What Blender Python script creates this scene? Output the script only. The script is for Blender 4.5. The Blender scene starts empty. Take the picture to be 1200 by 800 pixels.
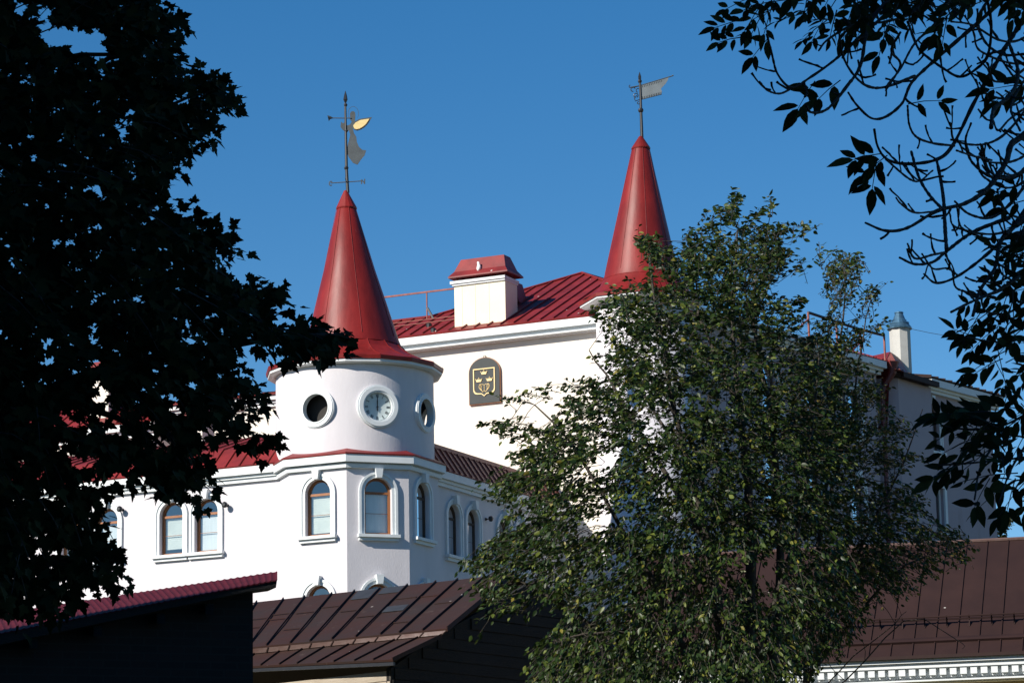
import bpy, bmesh, math, random
import numpy as np
from mathutils import Vector, Matrix
from mathutils.geometry import tessellate_polygon

random.seed(7)
rng = np.random.default_rng(11)
S = bpy.context.scene
COL = S.collection
R = math.radians

# ------------------------------------------------------------------ camera
F_PX, PITCH, ROLL, CAM = 3600.0, R(11.6), 0.018, np.array([0, 0, 1.7])
_F = np.array([0, math.cos(PITCH), math.sin(PITCH)])
_U = np.array([0, -math.sin(PITCH), math.cos(PITCH)])
_X = np.array([1.0, 0, 0])
CR = _X * math.cos(ROLL) - _U * math.sin(ROLL)
CU = _U * math.cos(ROLL) + _X * math.sin(ROLL)
cam = bpy.data.cameras.new('camera')
cam.sensor_width = 36
cam.lens = F_PX / 1200 * 36
cam.clip_end = 6000
co = bpy.data.objects.new('camera', cam)
COL.objects.link(co)
co.matrix_world = Matrix(((CR[0], CU[0], -_F[0], CAM[0]), (CR[1], CU[1], -_F[1], CAM[1]),
                          (CR[2], CU[2], -_F[2], CAM[2]), (0, 0, 0, 1)))
S.camera = co

# ------------------------------------------------------------------ light
SUN_AZ, SUN_EL = R(-52), R(31)      # azimuth from -Y towards +X
sdir = Vector((math.sin(SUN_AZ) * math.cos(SUN_EL), -math.cos(SUN_AZ) * math.cos(SUN_EL), math.sin(SUN_EL)))
w = bpy.data.worlds.new('World')
S.world = w
w.use_nodes = True
nt = w.node_tree
sky = nt.nodes.new('ShaderNodeTexSky')
sky.sky_type = 'NISHITA'
sky.sun_disc = False
sky.sun_elevation = SUN_EL
sky.sun_rotation = math.atan2(sdir.x, sdir.y)
sky.altitude = 1500
sky.air_density = 1.0
sky.dust_density = 0.15
sky.ozone_density = 2.0
hs = nt.nodes.new('ShaderNodeHueSaturation')
hs.inputs['Saturation'].default_value = 1.38
hs.inputs['Value'].default_value = 1.09
nt.links.new(sky.outputs[0], hs.inputs['Color'])
nt.links.new(hs.outputs[0], nt.nodes['Background'].inputs[0])
nt.nodes['Background'].inputs[1].default_value = 0.075
sl = bpy.data.lights.new('sun', 'SUN')
sl.energy = 5.0
sl.angle = R(0.5)
sl.color = (1.0, 0.93, 0.83)
so = bpy.data.objects.new('sun', sl)
COL.objects.link(so)
so.rotation_euler = sdir.to_track_quat('Z', 'Y').to_euler()
S.view_settings.view_transform = 'Standard'
S.view_settings.look = 'None'
S.view_settings.gamma = 1
S.view_settings.exposure = 0.48
S.view_settings.use_curve_mapping = False
S.cycles.max_bounces = 8

# ------------------------------------------------------------------ pixel helpers (photo pixels, 1200x800)
def ray(px, py):
    return _F + CR * (px - 600) / F_PX + CU * (400 - py) / F_PX
def at(px, py, Y):
    d = ray(px, py)
    return CAM + d * Y / d[1]
def at_plane(px, py, P0, n):
    d = ray(px, py)
    return CAM + d * (((np.array(P0) - CAM) @ n) / (d @ n))
def at_z(px, py, z):
    d = ray(px, py)
    return CAM + d * (z - CAM[2]) / d[2]
ZZ = np.array([0, 0, 1.0])
PHI = R(25.5)
A = np.array([math.cos(PHI), -math.sin(PHI), 0])
B = np.array([math.sin(PHI), math.cos(PHI), 0])
_o = at(416, 485, 96.5)
O0 = np.array([_o[0], _o[1], 0])
def ab(a, b, z):
    return O0 + A * a + B * b + ZZ * z

def ground_z(x, y):
    base = 4.6 * np.clip((y - 15) / 70, 0, 1)
    q = 0.788 * x + 0.616 * y
    r = -0.616 * x + 0.788 * y
    t = np.clip((-q - 5) / 7, 0, 1)
    top = 23.2 - 1.2 * np.clip(r - 24.8, -2.0, 7)       # unseen bluff added behind to shade near trees and shed; crest drops left
    return base + top * t * t * (3 - 2 * t)

# ------------------------------------------------------------------ materials
def mat(name, col, rough=0.6, var=0.12, scale=6.0, bump=0.0, bscale=40, col2=None, metal=0.0, spec=0.5, stretch=None, scuff=None, speck=None):
    m = bpy.data.materials.new(name)
    m.use_nodes = True
    t = m.node_tree
    p = t.nodes['Principled BSDF']
    p.inputs['Roughness'].default_value = rough
    p.inputs['Metallic'].default_value = metal
    p.inputs['Specular IOR Level'].default_value = spec
    tc = t.nodes.new('ShaderNodeTexCoord')
    src = tc.outputs['Object']
    if stretch:
        mp = t.nodes.new('ShaderNodeMapping')
        mp.inputs['Scale'].default_value = stretch
        t.links.new(src, mp.inputs[0])
        src = mp.outputs[0]
    nz = t.nodes.new('ShaderNodeTexNoise')
    nz.inputs['Scale'].default_value = scale
    nz.inputs['Detail'].default_value = 6
    nz.inputs['Roughness'].default_value = 0.62
    t.links.new(src, nz.inputs['Vector'])
    rp = t.nodes.new('ShaderNodeValToRGB')
    c = np.array(col)
    lo = np.clip(c * (1 - var), 0, 1) if col2 is None else c
    hi = np.clip(c * (1 + var), 0, 0.95) if col2 is None else np.array(col2)
    rp.color_ramp.elements[0].position = 0.32
    rp.color_ramp.elements[1].position = 0.68
    rp.color_ramp.elements[0].color = (*lo, 1)
    rp.color_ramp.elements[1].color = (*hi, 1)
    t.links.new(nz.outputs[0], rp.inputs[0])
    colour = rp.outputs[0]
    if scuff:                                  # worn paint: streaky pale patches (colour, threshold, scale)
        sc_, th_, ss_ = scuff
        mp2 = t.nodes.new('ShaderNodeMapping')
        mp2.inputs['Scale'].default_value = (1, 1, 0.28)
        t.links.new(tc.outputs['Object'], mp2.inputs[0])
        n3 = t.nodes.new('ShaderNodeTexNoise')
        n3.inputs['Scale'].default_value = ss_
        n3.inputs['Detail'].default_value = 9
        n3.inputs['Roughness'].default_value = 0.75
        t.links.new(mp2.outputs[0], n3.inputs['Vector'])
        mr = t.nodes.new('ShaderNodeMapRange')
        mr.inputs['From Min'].default_value = th_
        mr.inputs['From Max'].default_value = th_ + 0.10
        mr.inputs['To Max'].default_value = 0.55
        t.links.new(n3.outputs[0], mr.inputs['Value'])
        mx = t.nodes.new('ShaderNodeMix')
        mx.data_type = 'RGBA'
        mx.inputs['B'].default_value = (*sc_, 1)
        t.links.new(mr.outputs[0], mx.inputs['Factor'])
        t.links.new(colour, mx.inputs['A'])
        colour = mx.outputs['Result']
    if speck:                                  # scattered droppings and lichen (colour, radius, scale)
        sc_, rad_, ss_ = speck
        vo = t.nodes.new('ShaderNodeTexVoronoi')
        vo.inputs['Scale'].default_value = ss_
        t.links.new(tc.outputs['Object'], vo.inputs['Vector'])
        lt = t.nodes.new('ShaderNodeMath')
        lt.operation = 'LESS_THAN'
        lt.inputs[1].default_value = rad_
        t.links.new(vo.outputs['Distance'], lt.inputs[0])
        mx = t.nodes.new('ShaderNodeMix')
        mx.data_type = 'RGBA'
        mx.inputs['B'].default_value = (*sc_, 1)
        t.links.new(lt.outputs[0], mx.inputs['Factor'])
        t.links.new(colour, mx.inputs['A'])
        colour = mx.outputs['Result']
    t.links.new(colour, p.inputs['Base Color'])
    if bump:
        n2 = t.nodes.new('ShaderNodeTexNoise')
        n2.inputs['Scale'].default_value = bscale
        n2.inputs['Detail'].default_value = 5
        t.links.new(src, n2.inputs['Vector'])
        b = t.nodes.new('ShaderNodeBump')
        b.inputs['Strength'].default_value = bump
        b.inputs['Distance'].default_value = 0.05
        t.links.new(n2.outputs[0], b.inputs['Height'])
        t.links.new(b.outputs[0], p.inputs['Normal'])
    return m

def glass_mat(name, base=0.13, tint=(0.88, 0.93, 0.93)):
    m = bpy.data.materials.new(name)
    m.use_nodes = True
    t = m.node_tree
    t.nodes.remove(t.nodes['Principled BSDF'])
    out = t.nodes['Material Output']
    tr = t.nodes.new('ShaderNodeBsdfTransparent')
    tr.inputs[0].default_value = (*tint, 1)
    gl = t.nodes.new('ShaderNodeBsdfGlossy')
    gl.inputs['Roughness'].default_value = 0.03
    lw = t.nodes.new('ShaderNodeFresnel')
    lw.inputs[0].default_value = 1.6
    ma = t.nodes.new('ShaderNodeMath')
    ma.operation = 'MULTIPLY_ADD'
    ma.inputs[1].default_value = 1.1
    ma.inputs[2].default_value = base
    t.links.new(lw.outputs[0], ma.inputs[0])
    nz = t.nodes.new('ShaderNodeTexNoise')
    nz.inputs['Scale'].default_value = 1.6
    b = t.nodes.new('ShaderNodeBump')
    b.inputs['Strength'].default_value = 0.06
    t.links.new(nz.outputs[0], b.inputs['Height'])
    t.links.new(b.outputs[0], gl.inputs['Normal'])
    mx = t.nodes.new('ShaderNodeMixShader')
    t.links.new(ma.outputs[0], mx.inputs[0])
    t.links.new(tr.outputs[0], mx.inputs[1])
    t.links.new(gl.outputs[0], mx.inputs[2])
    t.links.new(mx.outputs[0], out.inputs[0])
    return m

def leaf_mat(name, stops, trans=0.25, rough=0.5, spec=0.3):
    m = bpy.data.materials.new(name)
    m.use_nodes = True
    t = m.node_tree
    p = t.nodes['Principled BSDF']
    p.inputs['Roughness'].default_value = rough
    p.inputs['Specular IOR Level'].default_value = spec
    g = t.nodes.new('ShaderNodeNewGeometry')
    rp = t.nodes.new('ShaderNodeValToRGB')
    e = rp.color_ramp.elements
    while len(e) < len(stops):
        e.new(0.5)
    for k, (pos, c) in enumerate(stops):
        e[k].position = pos
        e[k].color = (*c, 1)
    t.links.new(g.outputs['Random Per Island'], rp.inputs[0])
    t.links.new(rp.outputs[0], p.inputs['Base Color'])
    tl = t.nodes.new('ShaderNodeBsdfTranslucent')
    t.links.new(rp.outputs[0], tl.inputs[0])
    mx = t.nodes.new('ShaderNodeMixShader')
    mx.inputs[0].default_value = trans
    t.links.new(p.outputs[0], mx.inputs[1])
    t.links.new(tl.outputs[0], mx.inputs[2])
    t.links.new(mx.outputs[0], t.nodes['Material Output'].inputs[0])
    return m

M = {
    'white': mat('white_plaster', (0.59, 0.568, 0.592), 0.85, 0.06, 1.1, 0.12, 30, stretch=(1, 1, 0.35), scuff=((0.42, 0.40, 0.41), .60, 0.9)),
    'shade_mauve': mat('shade_mauve_plaster', (0.345, 0.295, 0.322), 0.85, 0.05, 0.9, 0.12, 30, scuff=((0.25, 0.21, 0.22), .58, 0.7)),  # the street side's shade is put into this darker plaster colour
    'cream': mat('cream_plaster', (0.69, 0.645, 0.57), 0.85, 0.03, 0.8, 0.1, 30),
    'chimcream': mat('yellowish_cream_plaster', (0.76, 0.70, 0.54), 0.85, 0.04, 1.5, 0.1, 30),
    'trim': mat('white_trim_paint', (0.64, 0.675, 0.685), 0.6, 0.04, 3.0, 0.05, 60),
    'red': mat('red_painted_metal', (0.18, 0.0145, 0.0135), 0.50, 0.28, 1.5, 0.14, 3.0, scuff=((0.36, 0.16, 0.15), .65, 5.0), speck=((0.5, 0.45, 0.42), .06, 1.6)),
    'redspire': mat('red_spire_metal', (0.18, 0.0125, 0.0105), 0.46, 0.30, 1.6, 0.30, 2.0, spec=0.32, stretch=(1, 1, 0.3), scuff=((0.34, 0.10, 0.09), .62, 2.6)),
    'rednew': mat('red_brown_roof_metal', (0.22, 0.060, 0.046), 0.55, 0.18, 1.6, 0.08, 3.0),
    'brown': mat('dark_brown_roof_metal', (0.021, 0.0095, 0.0085), 0.7, 0.25, 1.3, 0.1, 4.0, col2=(0.030, 0.0135, 0.0115), spec=0.25, speck=((0.35, 0.33, 0.30), .045, 1.5)),
    'brownold': mat('old_brown_roof_metal', (0.038, 0.015, 0.0105), 0.7, 0.3, 0.9, 0.5, 1.6, col2=(0.028, 0.018, 0.0155), spec=0.25, scuff=((0.10, 0.075, 0.065), .60, 3.0), speck=((0.30, 0.27, 0.25), .06, 1.8)),
    'patch': mat('dark_roof_patch', (0.030, 0.032, 0.036), 0.6, 0.25, 3.0),
    'flash': mat('worn_flashing_metal', (0.10, 0.055, 0.045), 0.5, 0.3, 3.0, 0.2, 8, col2=(0.13, 0.09, 0.08)),
    'maroon': mat('maroon_tile_sheet', (0.072, 0.008, 0.014), 0.75, 0.15, 3.0, spec=0.15),
    'wood': mat('window_wood', (0.26, 0.095, 0.028), 0.45, 0.2, 5.0, 0.1, 30, stretch=(1, 1, 0.3)),
    'frame_shade': mat('shade_window_wood', (0.055, 0.030, 0.018), 0.6, 0.2, 5.0),  # window wood darkened: shade of the sunless walls put into its colour
    'blind': mat('pale_blind', (0.66, 0.68, 0.62), 0.8, 0.1, 2.0),
    'curtain': mat('white_curtain', (0.72, 0.74, 0.74), 0.8, 0.06, 3.0, stretch=(6, 6, 0.5)),
    'greyplaster': mat('grey_white_plaster', (0.45, 0.45, 0.42), 0.8, 0.08, 3.0, 0.1, 30),
    'glass': glass_mat('window_glass'),
    'glassdark': glass_mat('shaded_window_glass', 0.02, (0.35, 0.40, 0.42)),  # darker glass copy, shade of the same walls put into its tint
    'dark': mat('interior_shade', (0.03, 0.028, 0.026), 0.9, 0.2, 3.0),
    'inner': mat('inner_plaster', (0.12, 0.11, 0.10), 0.9, 0.3, 2.0),
    'black': mat('black_painted_iron', (0.014, 0.015, 0.018), 0.45, 0.2, 8.0),
    'steel': mat('grey_sheet_steel', (0.060, 0.072, 0.078), 0.65, 0.2, 3.0, 0.05, 9),
    'zinc': mat('pale_zinc_sheet', (0.15, 0.175, 0.19), 0.6, 0.15, 3.0),
    'gold': mat('gold_leaf', (0.80, 0.60, 0.27), 0.4, 0.1, 6.0),
    'slate': mat('dark_slate_board', (0.010, 0.016, 0.018), 0.6, 0.15, 4.0),
    'dial': mat('pale_clock_dial', (0.55, 0.62, 0.61), 0.4, 0.06, 3.0),
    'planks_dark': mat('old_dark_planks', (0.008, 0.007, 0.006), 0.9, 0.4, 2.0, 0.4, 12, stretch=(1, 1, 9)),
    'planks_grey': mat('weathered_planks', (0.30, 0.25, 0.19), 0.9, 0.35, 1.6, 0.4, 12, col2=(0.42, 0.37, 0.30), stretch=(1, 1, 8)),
    'yellow': mat('yellow_plaster', (0.62, 0.46, 0.22), 0.85, 0.08, 2.0),
    'pipe': mat('red_brown_pipe', (0.12, 0.025, 0.025), 0.5, 0.2, 4.0),
    'bluemetal': mat('blue_grey_metal_cap', (0.07, 0.15, 0.22), 0.3, 0.3, 5.0, metal=0.5),
    'rust': mat('rusty_rail', (0.22, 0.07, 0.055), 0.7, 0.3, 8.0),
    'bark_maple': mat('maple_bark', (0.050, 0.042, 0.034), 0.9, 0.3, 9.0, 0.6, 25),
    'bark_ash': mat('ash_bark', (0.045, 0.040, 0.036), 0.9, 0.3, 14.0, 0.6, 60),
    'bark_elm': mat('elm_bark', (0.045, 0.038, 0.030), 0.9, 0.35, 7.0, 0.5, 20),
    'leaf_maple': leaf_mat('maple_leaf', [(0, (0.014, 0.020, 0.008)), (0.85, (0.022, 0.030, 0.010)), (1, (0.04, 0.045, 0.015))], 0.10, 0.8, 0.06),
    'leaf_ash': leaf_mat('ash_leaf', [(0, (0.016, 0.022, 0.009)), (0.7, (0.034, 0.046, 0.016)), (1, (0.07, 0.085, 0.03))], 0.30, 0.7, 0.08),
    'leaf_elm': leaf_mat('elm_leaf', [(0, (0.012, 0.028, 0.007)), (0.5, (0.022, 0.046, 0.010)), (0.78, (0.048, 0.078, 0.015)), (0.96, (0.13, 0.16, 0.03)), (1, (0.20, 0.17, 0.03))], 0.24, 0.42, 0.3),
    'leaf_young': leaf_mat('young_tree_leaf', [(0, (0.016, 0.036, 0.008)), (0.5, (0.032, 0.062, 0.013)), (0.85, (0.085, 0.11, 0.022)), (1, (0.24, 0.18, 0.045))], 0.25, 0.45),
    'leaf_far': leaf_mat('far_leaf', [(0, (0.03, 0.04, 0.015)), (1, (0.07, 0.075, 0.025))], 0.2),
    'pigeon': mat('white_feathers', (0.82, 0.80, 0.78), 0.8, 0.05, 20),
    'wire': mat('dark_wire', (0.09, 0.11, 0.13), 0.6, 0.1, 5),
}

def ground_material():
    m = mat('ground_grass', (0.045, 0.060, 0.022), 0.95, 0.4, 0.6, 0.5, 5, col2=(0.10, 0.085, 0.05))
    return m

# ------------------------------------------------------------------ object helpers
def V3(p):
    return (float(p[0]), float(p[1]), float(p[2]))

class MB:
    def __init__(self):
        self.v, self.f = [], []
    def add(self, pts, faces):
        n = len(self.v)
        self.v += [V3(p) for p in pts]
        self.f += [tuple(n + i for i in f) for f in faces]
        return self
    def poly(self, *pts):
        return self.add(pts, [tuple(range(len(pts)))])
    def box(self, c, x, y, z):
        """box from corner c with edge vectors x, y, z"""
        c, x, y, z = map(np.array, (c, x, y, z))
        p = [c, c + x, c + x + y, c + y, c + z, c + x + z, c + x + y + z, c + y + z]
        return self.add(p, [(0, 3, 2, 1), (4, 5, 6, 7), (0, 1, 5, 4), (1, 2, 6, 5), (2, 3, 7, 6), (3, 0, 4, 7)])
    def prism(self, pts, d):
        """closed polygon pts extruded by vector d"""
        n = len(pts)
        d = np.array(d)
        p = [np.array(q) for q in pts] + [np.array(q) + d for q in pts]
        f = [tuple(range(n - 1, -1, -1)), tuple(range(n, 2 * n))]
        f += [(i, (i + 1) % n, n + (i + 1) % n, n + i) for i in range(n)]
        return self.add(p, f)
    def strip(self, inner, outer, d, close=False):
        """band between two polylines, extruded by d (a solid)"""
        n = len(inner)
        d = np.array(d)
        i0 = [np.array(q) for q in inner]
        o0 = [np.array(q) for q in outer]
        p = i0 + o0 + [q + d for q in i0] + [q + d for q in o0]
        f = []
        rngk = range(n) if close else range(n - 1)
        for k in rngk:
            j = (k + 1) % n
            f += [(k, j, n + j, n + k), (2 * n + k, 3 * n + k, 3 * n + j, 2 * n + j),
                  (k, 2 * n + k, 2 * n + j, j), (n + k, n + j, 3 * n + j, 3 * n + k)]
        if not close:
            f += [(0, n, 3 * n, 2 * n), (n - 1, 3 * n - 1, 4 * n - 1, 2 * n - 1)]
        return self.add(p, f)
    def tube(self, pts, r, n=6, cap=True):
        pts = [np.array(p, float) for p in pts]
        m = len(pts)
        rr = r if hasattr(r, '__len__') else [r] * m
        tang = [pts[min(i + 1, m - 1)] - pts[max(i - 1, 0)] for i in range(m)]
        tang = [t / (np.linalg.norm(t) + 1e-9) for t in tang]
        ref = np.array([0.3, 0.2, 1.0]) if abs(tang[0][2]) < 0.9 else np.array([1.0, 0.1, 0])
        P, Fc = [], []
        u = np.cross(tang[0], ref)
        for i in range(m):
            u = u - tang[i] * (u @ tang[i])
            u = u / (np.linalg.norm(u) + 1e-9)
            v = np.cross(tang[i], u)
            for k in range(n):
                a = 2 * math.pi * k / n
                P.append(pts[i] + (u * math.cos(a) + v * math.sin(a)) * rr[i])
        for i in range(m - 1):
            for k in range(n):
                j = (k + 1) % n
                Fc.append((i * n + k, i * n + j, (i + 1) * n + j, (i + 1) * n + k))
        if cap:
            Fc += [tuple(range(n - 1, -1, -1)), tuple(range((m - 1) * n, m * n))]
        return self.add(P, Fc)
    def lathe(self, c, prof, n=32, ex=_X, ey=np.array([0, 1.0, 0]), ez=ZZ, a0=0.0, shift=None, cap=True):
        """profile [(r, h)] turned about axis ez through c"""
        P, Fc = [], []
        m = len(prof)
        for (r, h) in prof:
            cc = np.array(c) + ez * h
            if shift is not None:
                cc = cc + shift(h)
            for k in range(n):
                a = a0 + 2 * math.pi * k / n
                P.append(cc + (ex * math.cos(a) + ey * math.sin(a)) * r)
        for i in range(m - 1):
            for k in range(n):
                j = (k + 1) % n
                Fc.append((i * n + k, i * n + j, (i + 1) * n + j, (i + 1) * n + k))
        if cap:
            Fc += [tuple(range(n - 1, -1, -1)), tuple(range((m - 1) * n, m * n))]
        return self.add(P, Fc)
    def build(self, name, m, parent=None, smooth=False):
        me = bpy.data.meshes.new(name)
        me.from_pydata(self.v, [], self.f)
        me.materials.append(m)
        if smooth:
            me.polygons.foreach_set('use_smooth', [True] * len(me.polygons))
        me.update()
        return link(name, me, parent)

def root_of(o):
    while o.parent:
        o = o.parent
    return o
def link(name, me, parent=None):
    o = bpy.data.objects.new(name, me)
    COL.objects.link(o)
    if parent is not None:
        o.parent = parent
        if parent.type == 'EMPTY':
            o.matrix_parent_inverse = Matrix.Translation(-Vector(parent.location))
    return o
def tag(o, label, cat, group=None, kind=None):
    if label:
        o['label'] = label
    if cat:
        o['category'] = cat
    if group:
        o['group'] = group
    if kind:
        o['kind'] = kind
    return o
def thing(name, loc, label, cat, group=None):
    o = bpy.data.objects.new(name, None)
    o.empty_display_size = 0.3
    o.location = V3(loc)
    COL.objects.link(o)
    return tag(o, label, cat, group)

def fix_normals(o):
    bm = bmesh.new()
    bm.from_mesh(o.data)
    bmesh.ops.recalc_face_normals(bm, faces=bm.faces)
    bm.to_mesh(o.data)
    bm.free()

def evaluated(o):
    dg = bpy.context.evaluated_depsgraph_get()
    dg.update()
    me = bpy.data.meshes.new_from_object(o.evaluated_get(dg))
    o.modifiers.clear()
    old = o.data
    o.data = me
    bpy.data.meshes.remove(old)

# ------------------------------------------------------------------ facade helpers
class Fac:
    """a vertical wall plane: origin P0 (plan), t along the wall, n outward"""
    def __init__(self, P0, t, n):
        self.P0, self.t, self.n = np.array(P0, float), np.array(t), np.array(n)
        self.P0[2] = 0
    def p(self, u, z, d=0.0):
        return self.P0 + self.t * u + self.n * d + ZZ * z
    def u(self, px, py):
        q = at_plane(px, py, self.P0, self.n)
        return float((q - self.P0) @ self.t)
    def z(self, px, py):
        return float(at_plane(px, py, self.P0, self.n)[2])

def arch(uc, zs, w, h, off=0.0, n=16):
    """left foot - over the top - right foot"""
    r = w / 2 + off
    zc = zs + h - w / 2
    pts = [(uc - r, zs)]
    for k in range(n + 1):
        a = math.pi - math.pi * k / n
        pts.append((uc + r * math.cos(a), zc + r * math.sin(a)))
    pts.append((uc + r, zs))
    return pts

def wall(mb, fac, outline, holes=(), reveal=0.24):
    loops = [outline] + list(holes)
    flat = [q for l in loops for q in l]
    tris = tessellate_polygon([[Vector((q[0], q[1], 0)) for q in l] for l in loops])
    mb.add([fac.p(u, z) for u, z in flat], [tuple(t) for t in tris])
    for h in holes:
        n = len(h)
        for k in range(n):
            (u0, z0), (u1, z1) = h[k], h[(k + 1) % n]
            mb.poly(fac.p(u0, z0), fac.p(u1, z1), fac.p(u1, z1, -reveal), fac.p(u0, z0, -reveal))

def window(fac, parent, uc, zs, w, h, fill='blind', band=0.175, sill=True, blind_h=0.72, key=True, glass='glass', frame='wood'):
    """arched window: the wood frame is the part; surround, keystone, sill, pane, blind are sub-parts"""
    n = fac.n
    zt = zs + h - w / 2                       # springing
    fr = MB()
    a1 = [fac.p(u, z, -0.20) for u, z in arch(uc, zs + 0.003, w - 0.006, h - 0.006)]
    a0 = [fac.p(u, z, -0.20) for u, z in arch(uc, zs + 0.07, w - 0.15, h - 0.145)]
    fr.strip(a0, a1, n * 0.07, close=True)
    fr.box(fac.p(uc - w / 2 + 0.07, zt - 0.06, -0.19), fac.t * (w - 0.14), n * 0.055, ZZ * 0.075)
    # slim glazing bars
    fr.box(fac.p(uc - w / 2 + 0.07, zs + (zt - zs) * 0.5, -0.19), fac.t * (w - 0.14), n * 0.03, ZZ * 0.012)
    f = fr.build('window', M[frame], parent)
    MB().poly(*[fac.p(u, z, -0.165) for u, z in arch(uc, zs + 0.05, w - 0.1, h - 0.1)]).build('pane', M[glass], f)
    if fill:
        b = MB()
        z0, z1 = zt - 0.02 - (zt - zs) * blind_h, zt - 0.02
        k = 16
        for i in range(k):                    # a slightly rippled sheet of slats
            za, zb = z0 + (z1 - z0) * i / k, z0 + (z1 - z0) * (i + 1) / k
            b.poly(fac.p(uc - w / 2 + 0.08, za, -0.24), fac.p(uc + w / 2 - 0.08, za, -0.24),
                   fac.p(uc + w / 2 - 0.08, zb, -0.243), fac.p(uc - w / 2 + 0.08, zb, -0.243))
        b.build('blind', M[fill], f)
    s = MB()
    s.strip([fac.p(u, z, -0.02) for u, z in arch(uc, zs, w, h, 0.004)],
            [fac.p(u, z, -0.02) for u, z in arch(uc, zs, w, h, band)], n * 0.065)
    s.strip([fac.p(u, z, -0.02) for u, z in arch(uc, zs, w, h, band * 0.62)],
            [fac.p(u, z, -0.02) for u, z in arch(uc, zs, w, h, band + 0.012)], n * 0.095)
    s.build('surround', M['trim'], f)
    if key:
        k = MB()
        zk = zs + h
        k.prism([fac.p(uc - 0.085, zk - 0.015, -0.02), fac.p(uc + 0.085, zk - 0.015, -0.02),
                 fac.p(uc + 0.125, zk + band + 0.10, -0.02), fac.p(uc - 0.125, zk + band + 0.10, -0.02)], n * 0.22)
        k.build('keystone', M['trim'], f)
    if sill:
        k = MB()
        k.box(fac.p(uc - w / 2 - band - 0.06, zs - 0.10, -0.02), fac.t * (w + 2 * band + 0.12), n * 0.20, ZZ * 0.095)
        k.box(fac.p(uc - w / 2 - band - 0.02, zs - 0.20, -0.02), fac.t * (w + 2 * band + 0.04), n * 0.12, ZZ * 0.098)
        k.build('sill', M['trim'], f)
    return f

def cornice(fac, u0, u1, ztop, parent, oh=0.30, fascia=0.24, m=None, name='cornice'):
    c = MB()
    c.box(fac.p(u0, ztop - fascia, -0.05), fac.t * (u1 - u0), fac.n * (oh + 0.05), ZZ * fascia)
    c.box(fac.p(u0, ztop - fascia - 0.10, -0.05), fac.t * (u1 - u0), fac.n * (oh * 0.62 + 0.05), ZZ * 0.098)
    c.box(fac.p(u0, ztop - fascia - 0.22, -0.05), fac.t * (u1 - u0), fac.n * (oh * 0.38 + 0.05), ZZ * 0.118)
    return c.build(name, m or M['trim'], parent)

def seam(mb, p0, p1, nrm, w=0.035, h=0.05):
    p0, p1, nrm = np.array(p0), np.array(p1), np.array(nrm)
    s = np.cross(p1 - p0, nrm)
    s = s / np.linalg.norm(s) * w
    mb.box(p0 - s / 2 + nrm * 0.002, p1 - p0, s, nrm * h)

def roof_panel(mb, e0, e1, r1, r0, spacing=0.5, th=0.06, w=0.035, h=0.05, jitter=0.0):
    e0, e1, r1, r0 = (np.array(q, float) for q in (e0, e1, r1, r0))
    nrm = np.cross(e1 - e0, r0 - e0)
    nrm /= np.linalg.norm(nrm)
    if nrm[2] < 0:
        nrm = -nrm
    mb.prism([e0, e1, r1, r0], -nrm * th)
    if spacing:
        k = max(1, int(round(np.linalg.norm(e1 - e0) / spacing)))
        for i in range(k + 1):
            s = i / k
            if jitter and 0 < i < k:
                s += random.uniform(-jitter, jitter) / k
            seam(mb, e0 + (e1 - e0) * s, r0 + (r1 - r0) * s, nrm, w, h)
    return nrm

# ================================================================== ground
def build_ground():
    def axis(lo, hi, flo, fhi, nf):
        near = np.linspace(flo, fhi, nf)
        far_hi = fhi + (hi - fhi) * (np.linspace(0, 1, 12)[1:] ** 2.2)
        far_lo = flo + (lo - flo) * (np.linspace(0, 1, 12)[1:] ** 2.2)
        return np.concatenate([far_lo[::-1], near, far_hi])
    xs = axis(-3000, 3000, -60, 60, 101)
    ys = axis(-3000, 3500, -50, 130, 141)
    X, Y = np.meshgrid(xs, ys)
    near = np.exp(-((X / 150) ** 2 + ((Y - 30) / 150) ** 2))
    Z = ground_z(X, Y) + near * (0.10 * np.sin(X * 0.9 + 1) * np.cos(Y * 0.7) + 0.05 * np.sin(X * 2.3) * np.sin(Y * 1.9)) - 0.12
    n, mm = len(xs), len(ys)
    b = MB()
    b.v = [(float(a), float(c), float(d)) for a, c, d in zip(X.ravel(), Y.ravel(), Z.ravel())]
    b.f = [(j * n + i, j * n + i + 1, (j + 1) * n + i + 1, (j + 1) * n + i) for j in range(mm - 1) for i in range(n - 1)]
    g = b.build('ground', ground_material(), None, True)
    g['kind'] = 'structure'
build_ground()

# ================================================================== corner building with the clock tower
ZG = 3.5
RC, RAP = 2.63, 2.63 * math.cos(math.pi / 8)
corner_b = thing('corner_building', ab(0, 0, ZG), 'white corner building with round clock tower and pointed red spire', 'building')
def oct_dir(psi):
    return -B * math.cos(psi) + A * math.sin(psi), A * math.cos(psi) + B * math.sin(psi)
def oct_fac(deg):
    n, t = oct_dir(R(deg))
    return Fac(O0 + n * RAP, t, n)
WZ, WH, WW = 15.03, 1.77, 0.88
LZ = WZ - 3.30
wm = MB()
half = RC * math.sin(math.pi / 8)
wins = {0: [(0.0, WZ), (0.0, LZ)], 45: [(0.0, WZ), (0.0, LZ)], 90: [(-0.10, WZ), (-0.10, LZ)]}
for deg in range(-90, 270, 45):
    fc = oct_fac(deg)
    hs_ = [arch(u, z, WW, WH) for u, z in wins.get(deg, [])]
    wall(wm, fc, [(-half, ZG), (half, ZG), (half, 17.5), (-half, 17.5)], hs_)
oct_wall = wm.build('wall', M['white'], corner_b)
for deg, l in wins.items():
    for k, (u, z) in enumerate(l):
        window(oct_fac(deg), corner_b, u, z, WW, WH, fill='blind' if deg == 0 else ('curtain' if deg == 45 and k == 0 else None),
               blind_h=0.98 if deg == 45 else 0.9, glass='glassdark' if deg == 90 else 'glass', frame='frame_shade' if deg == 90 else 'wood')
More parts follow.
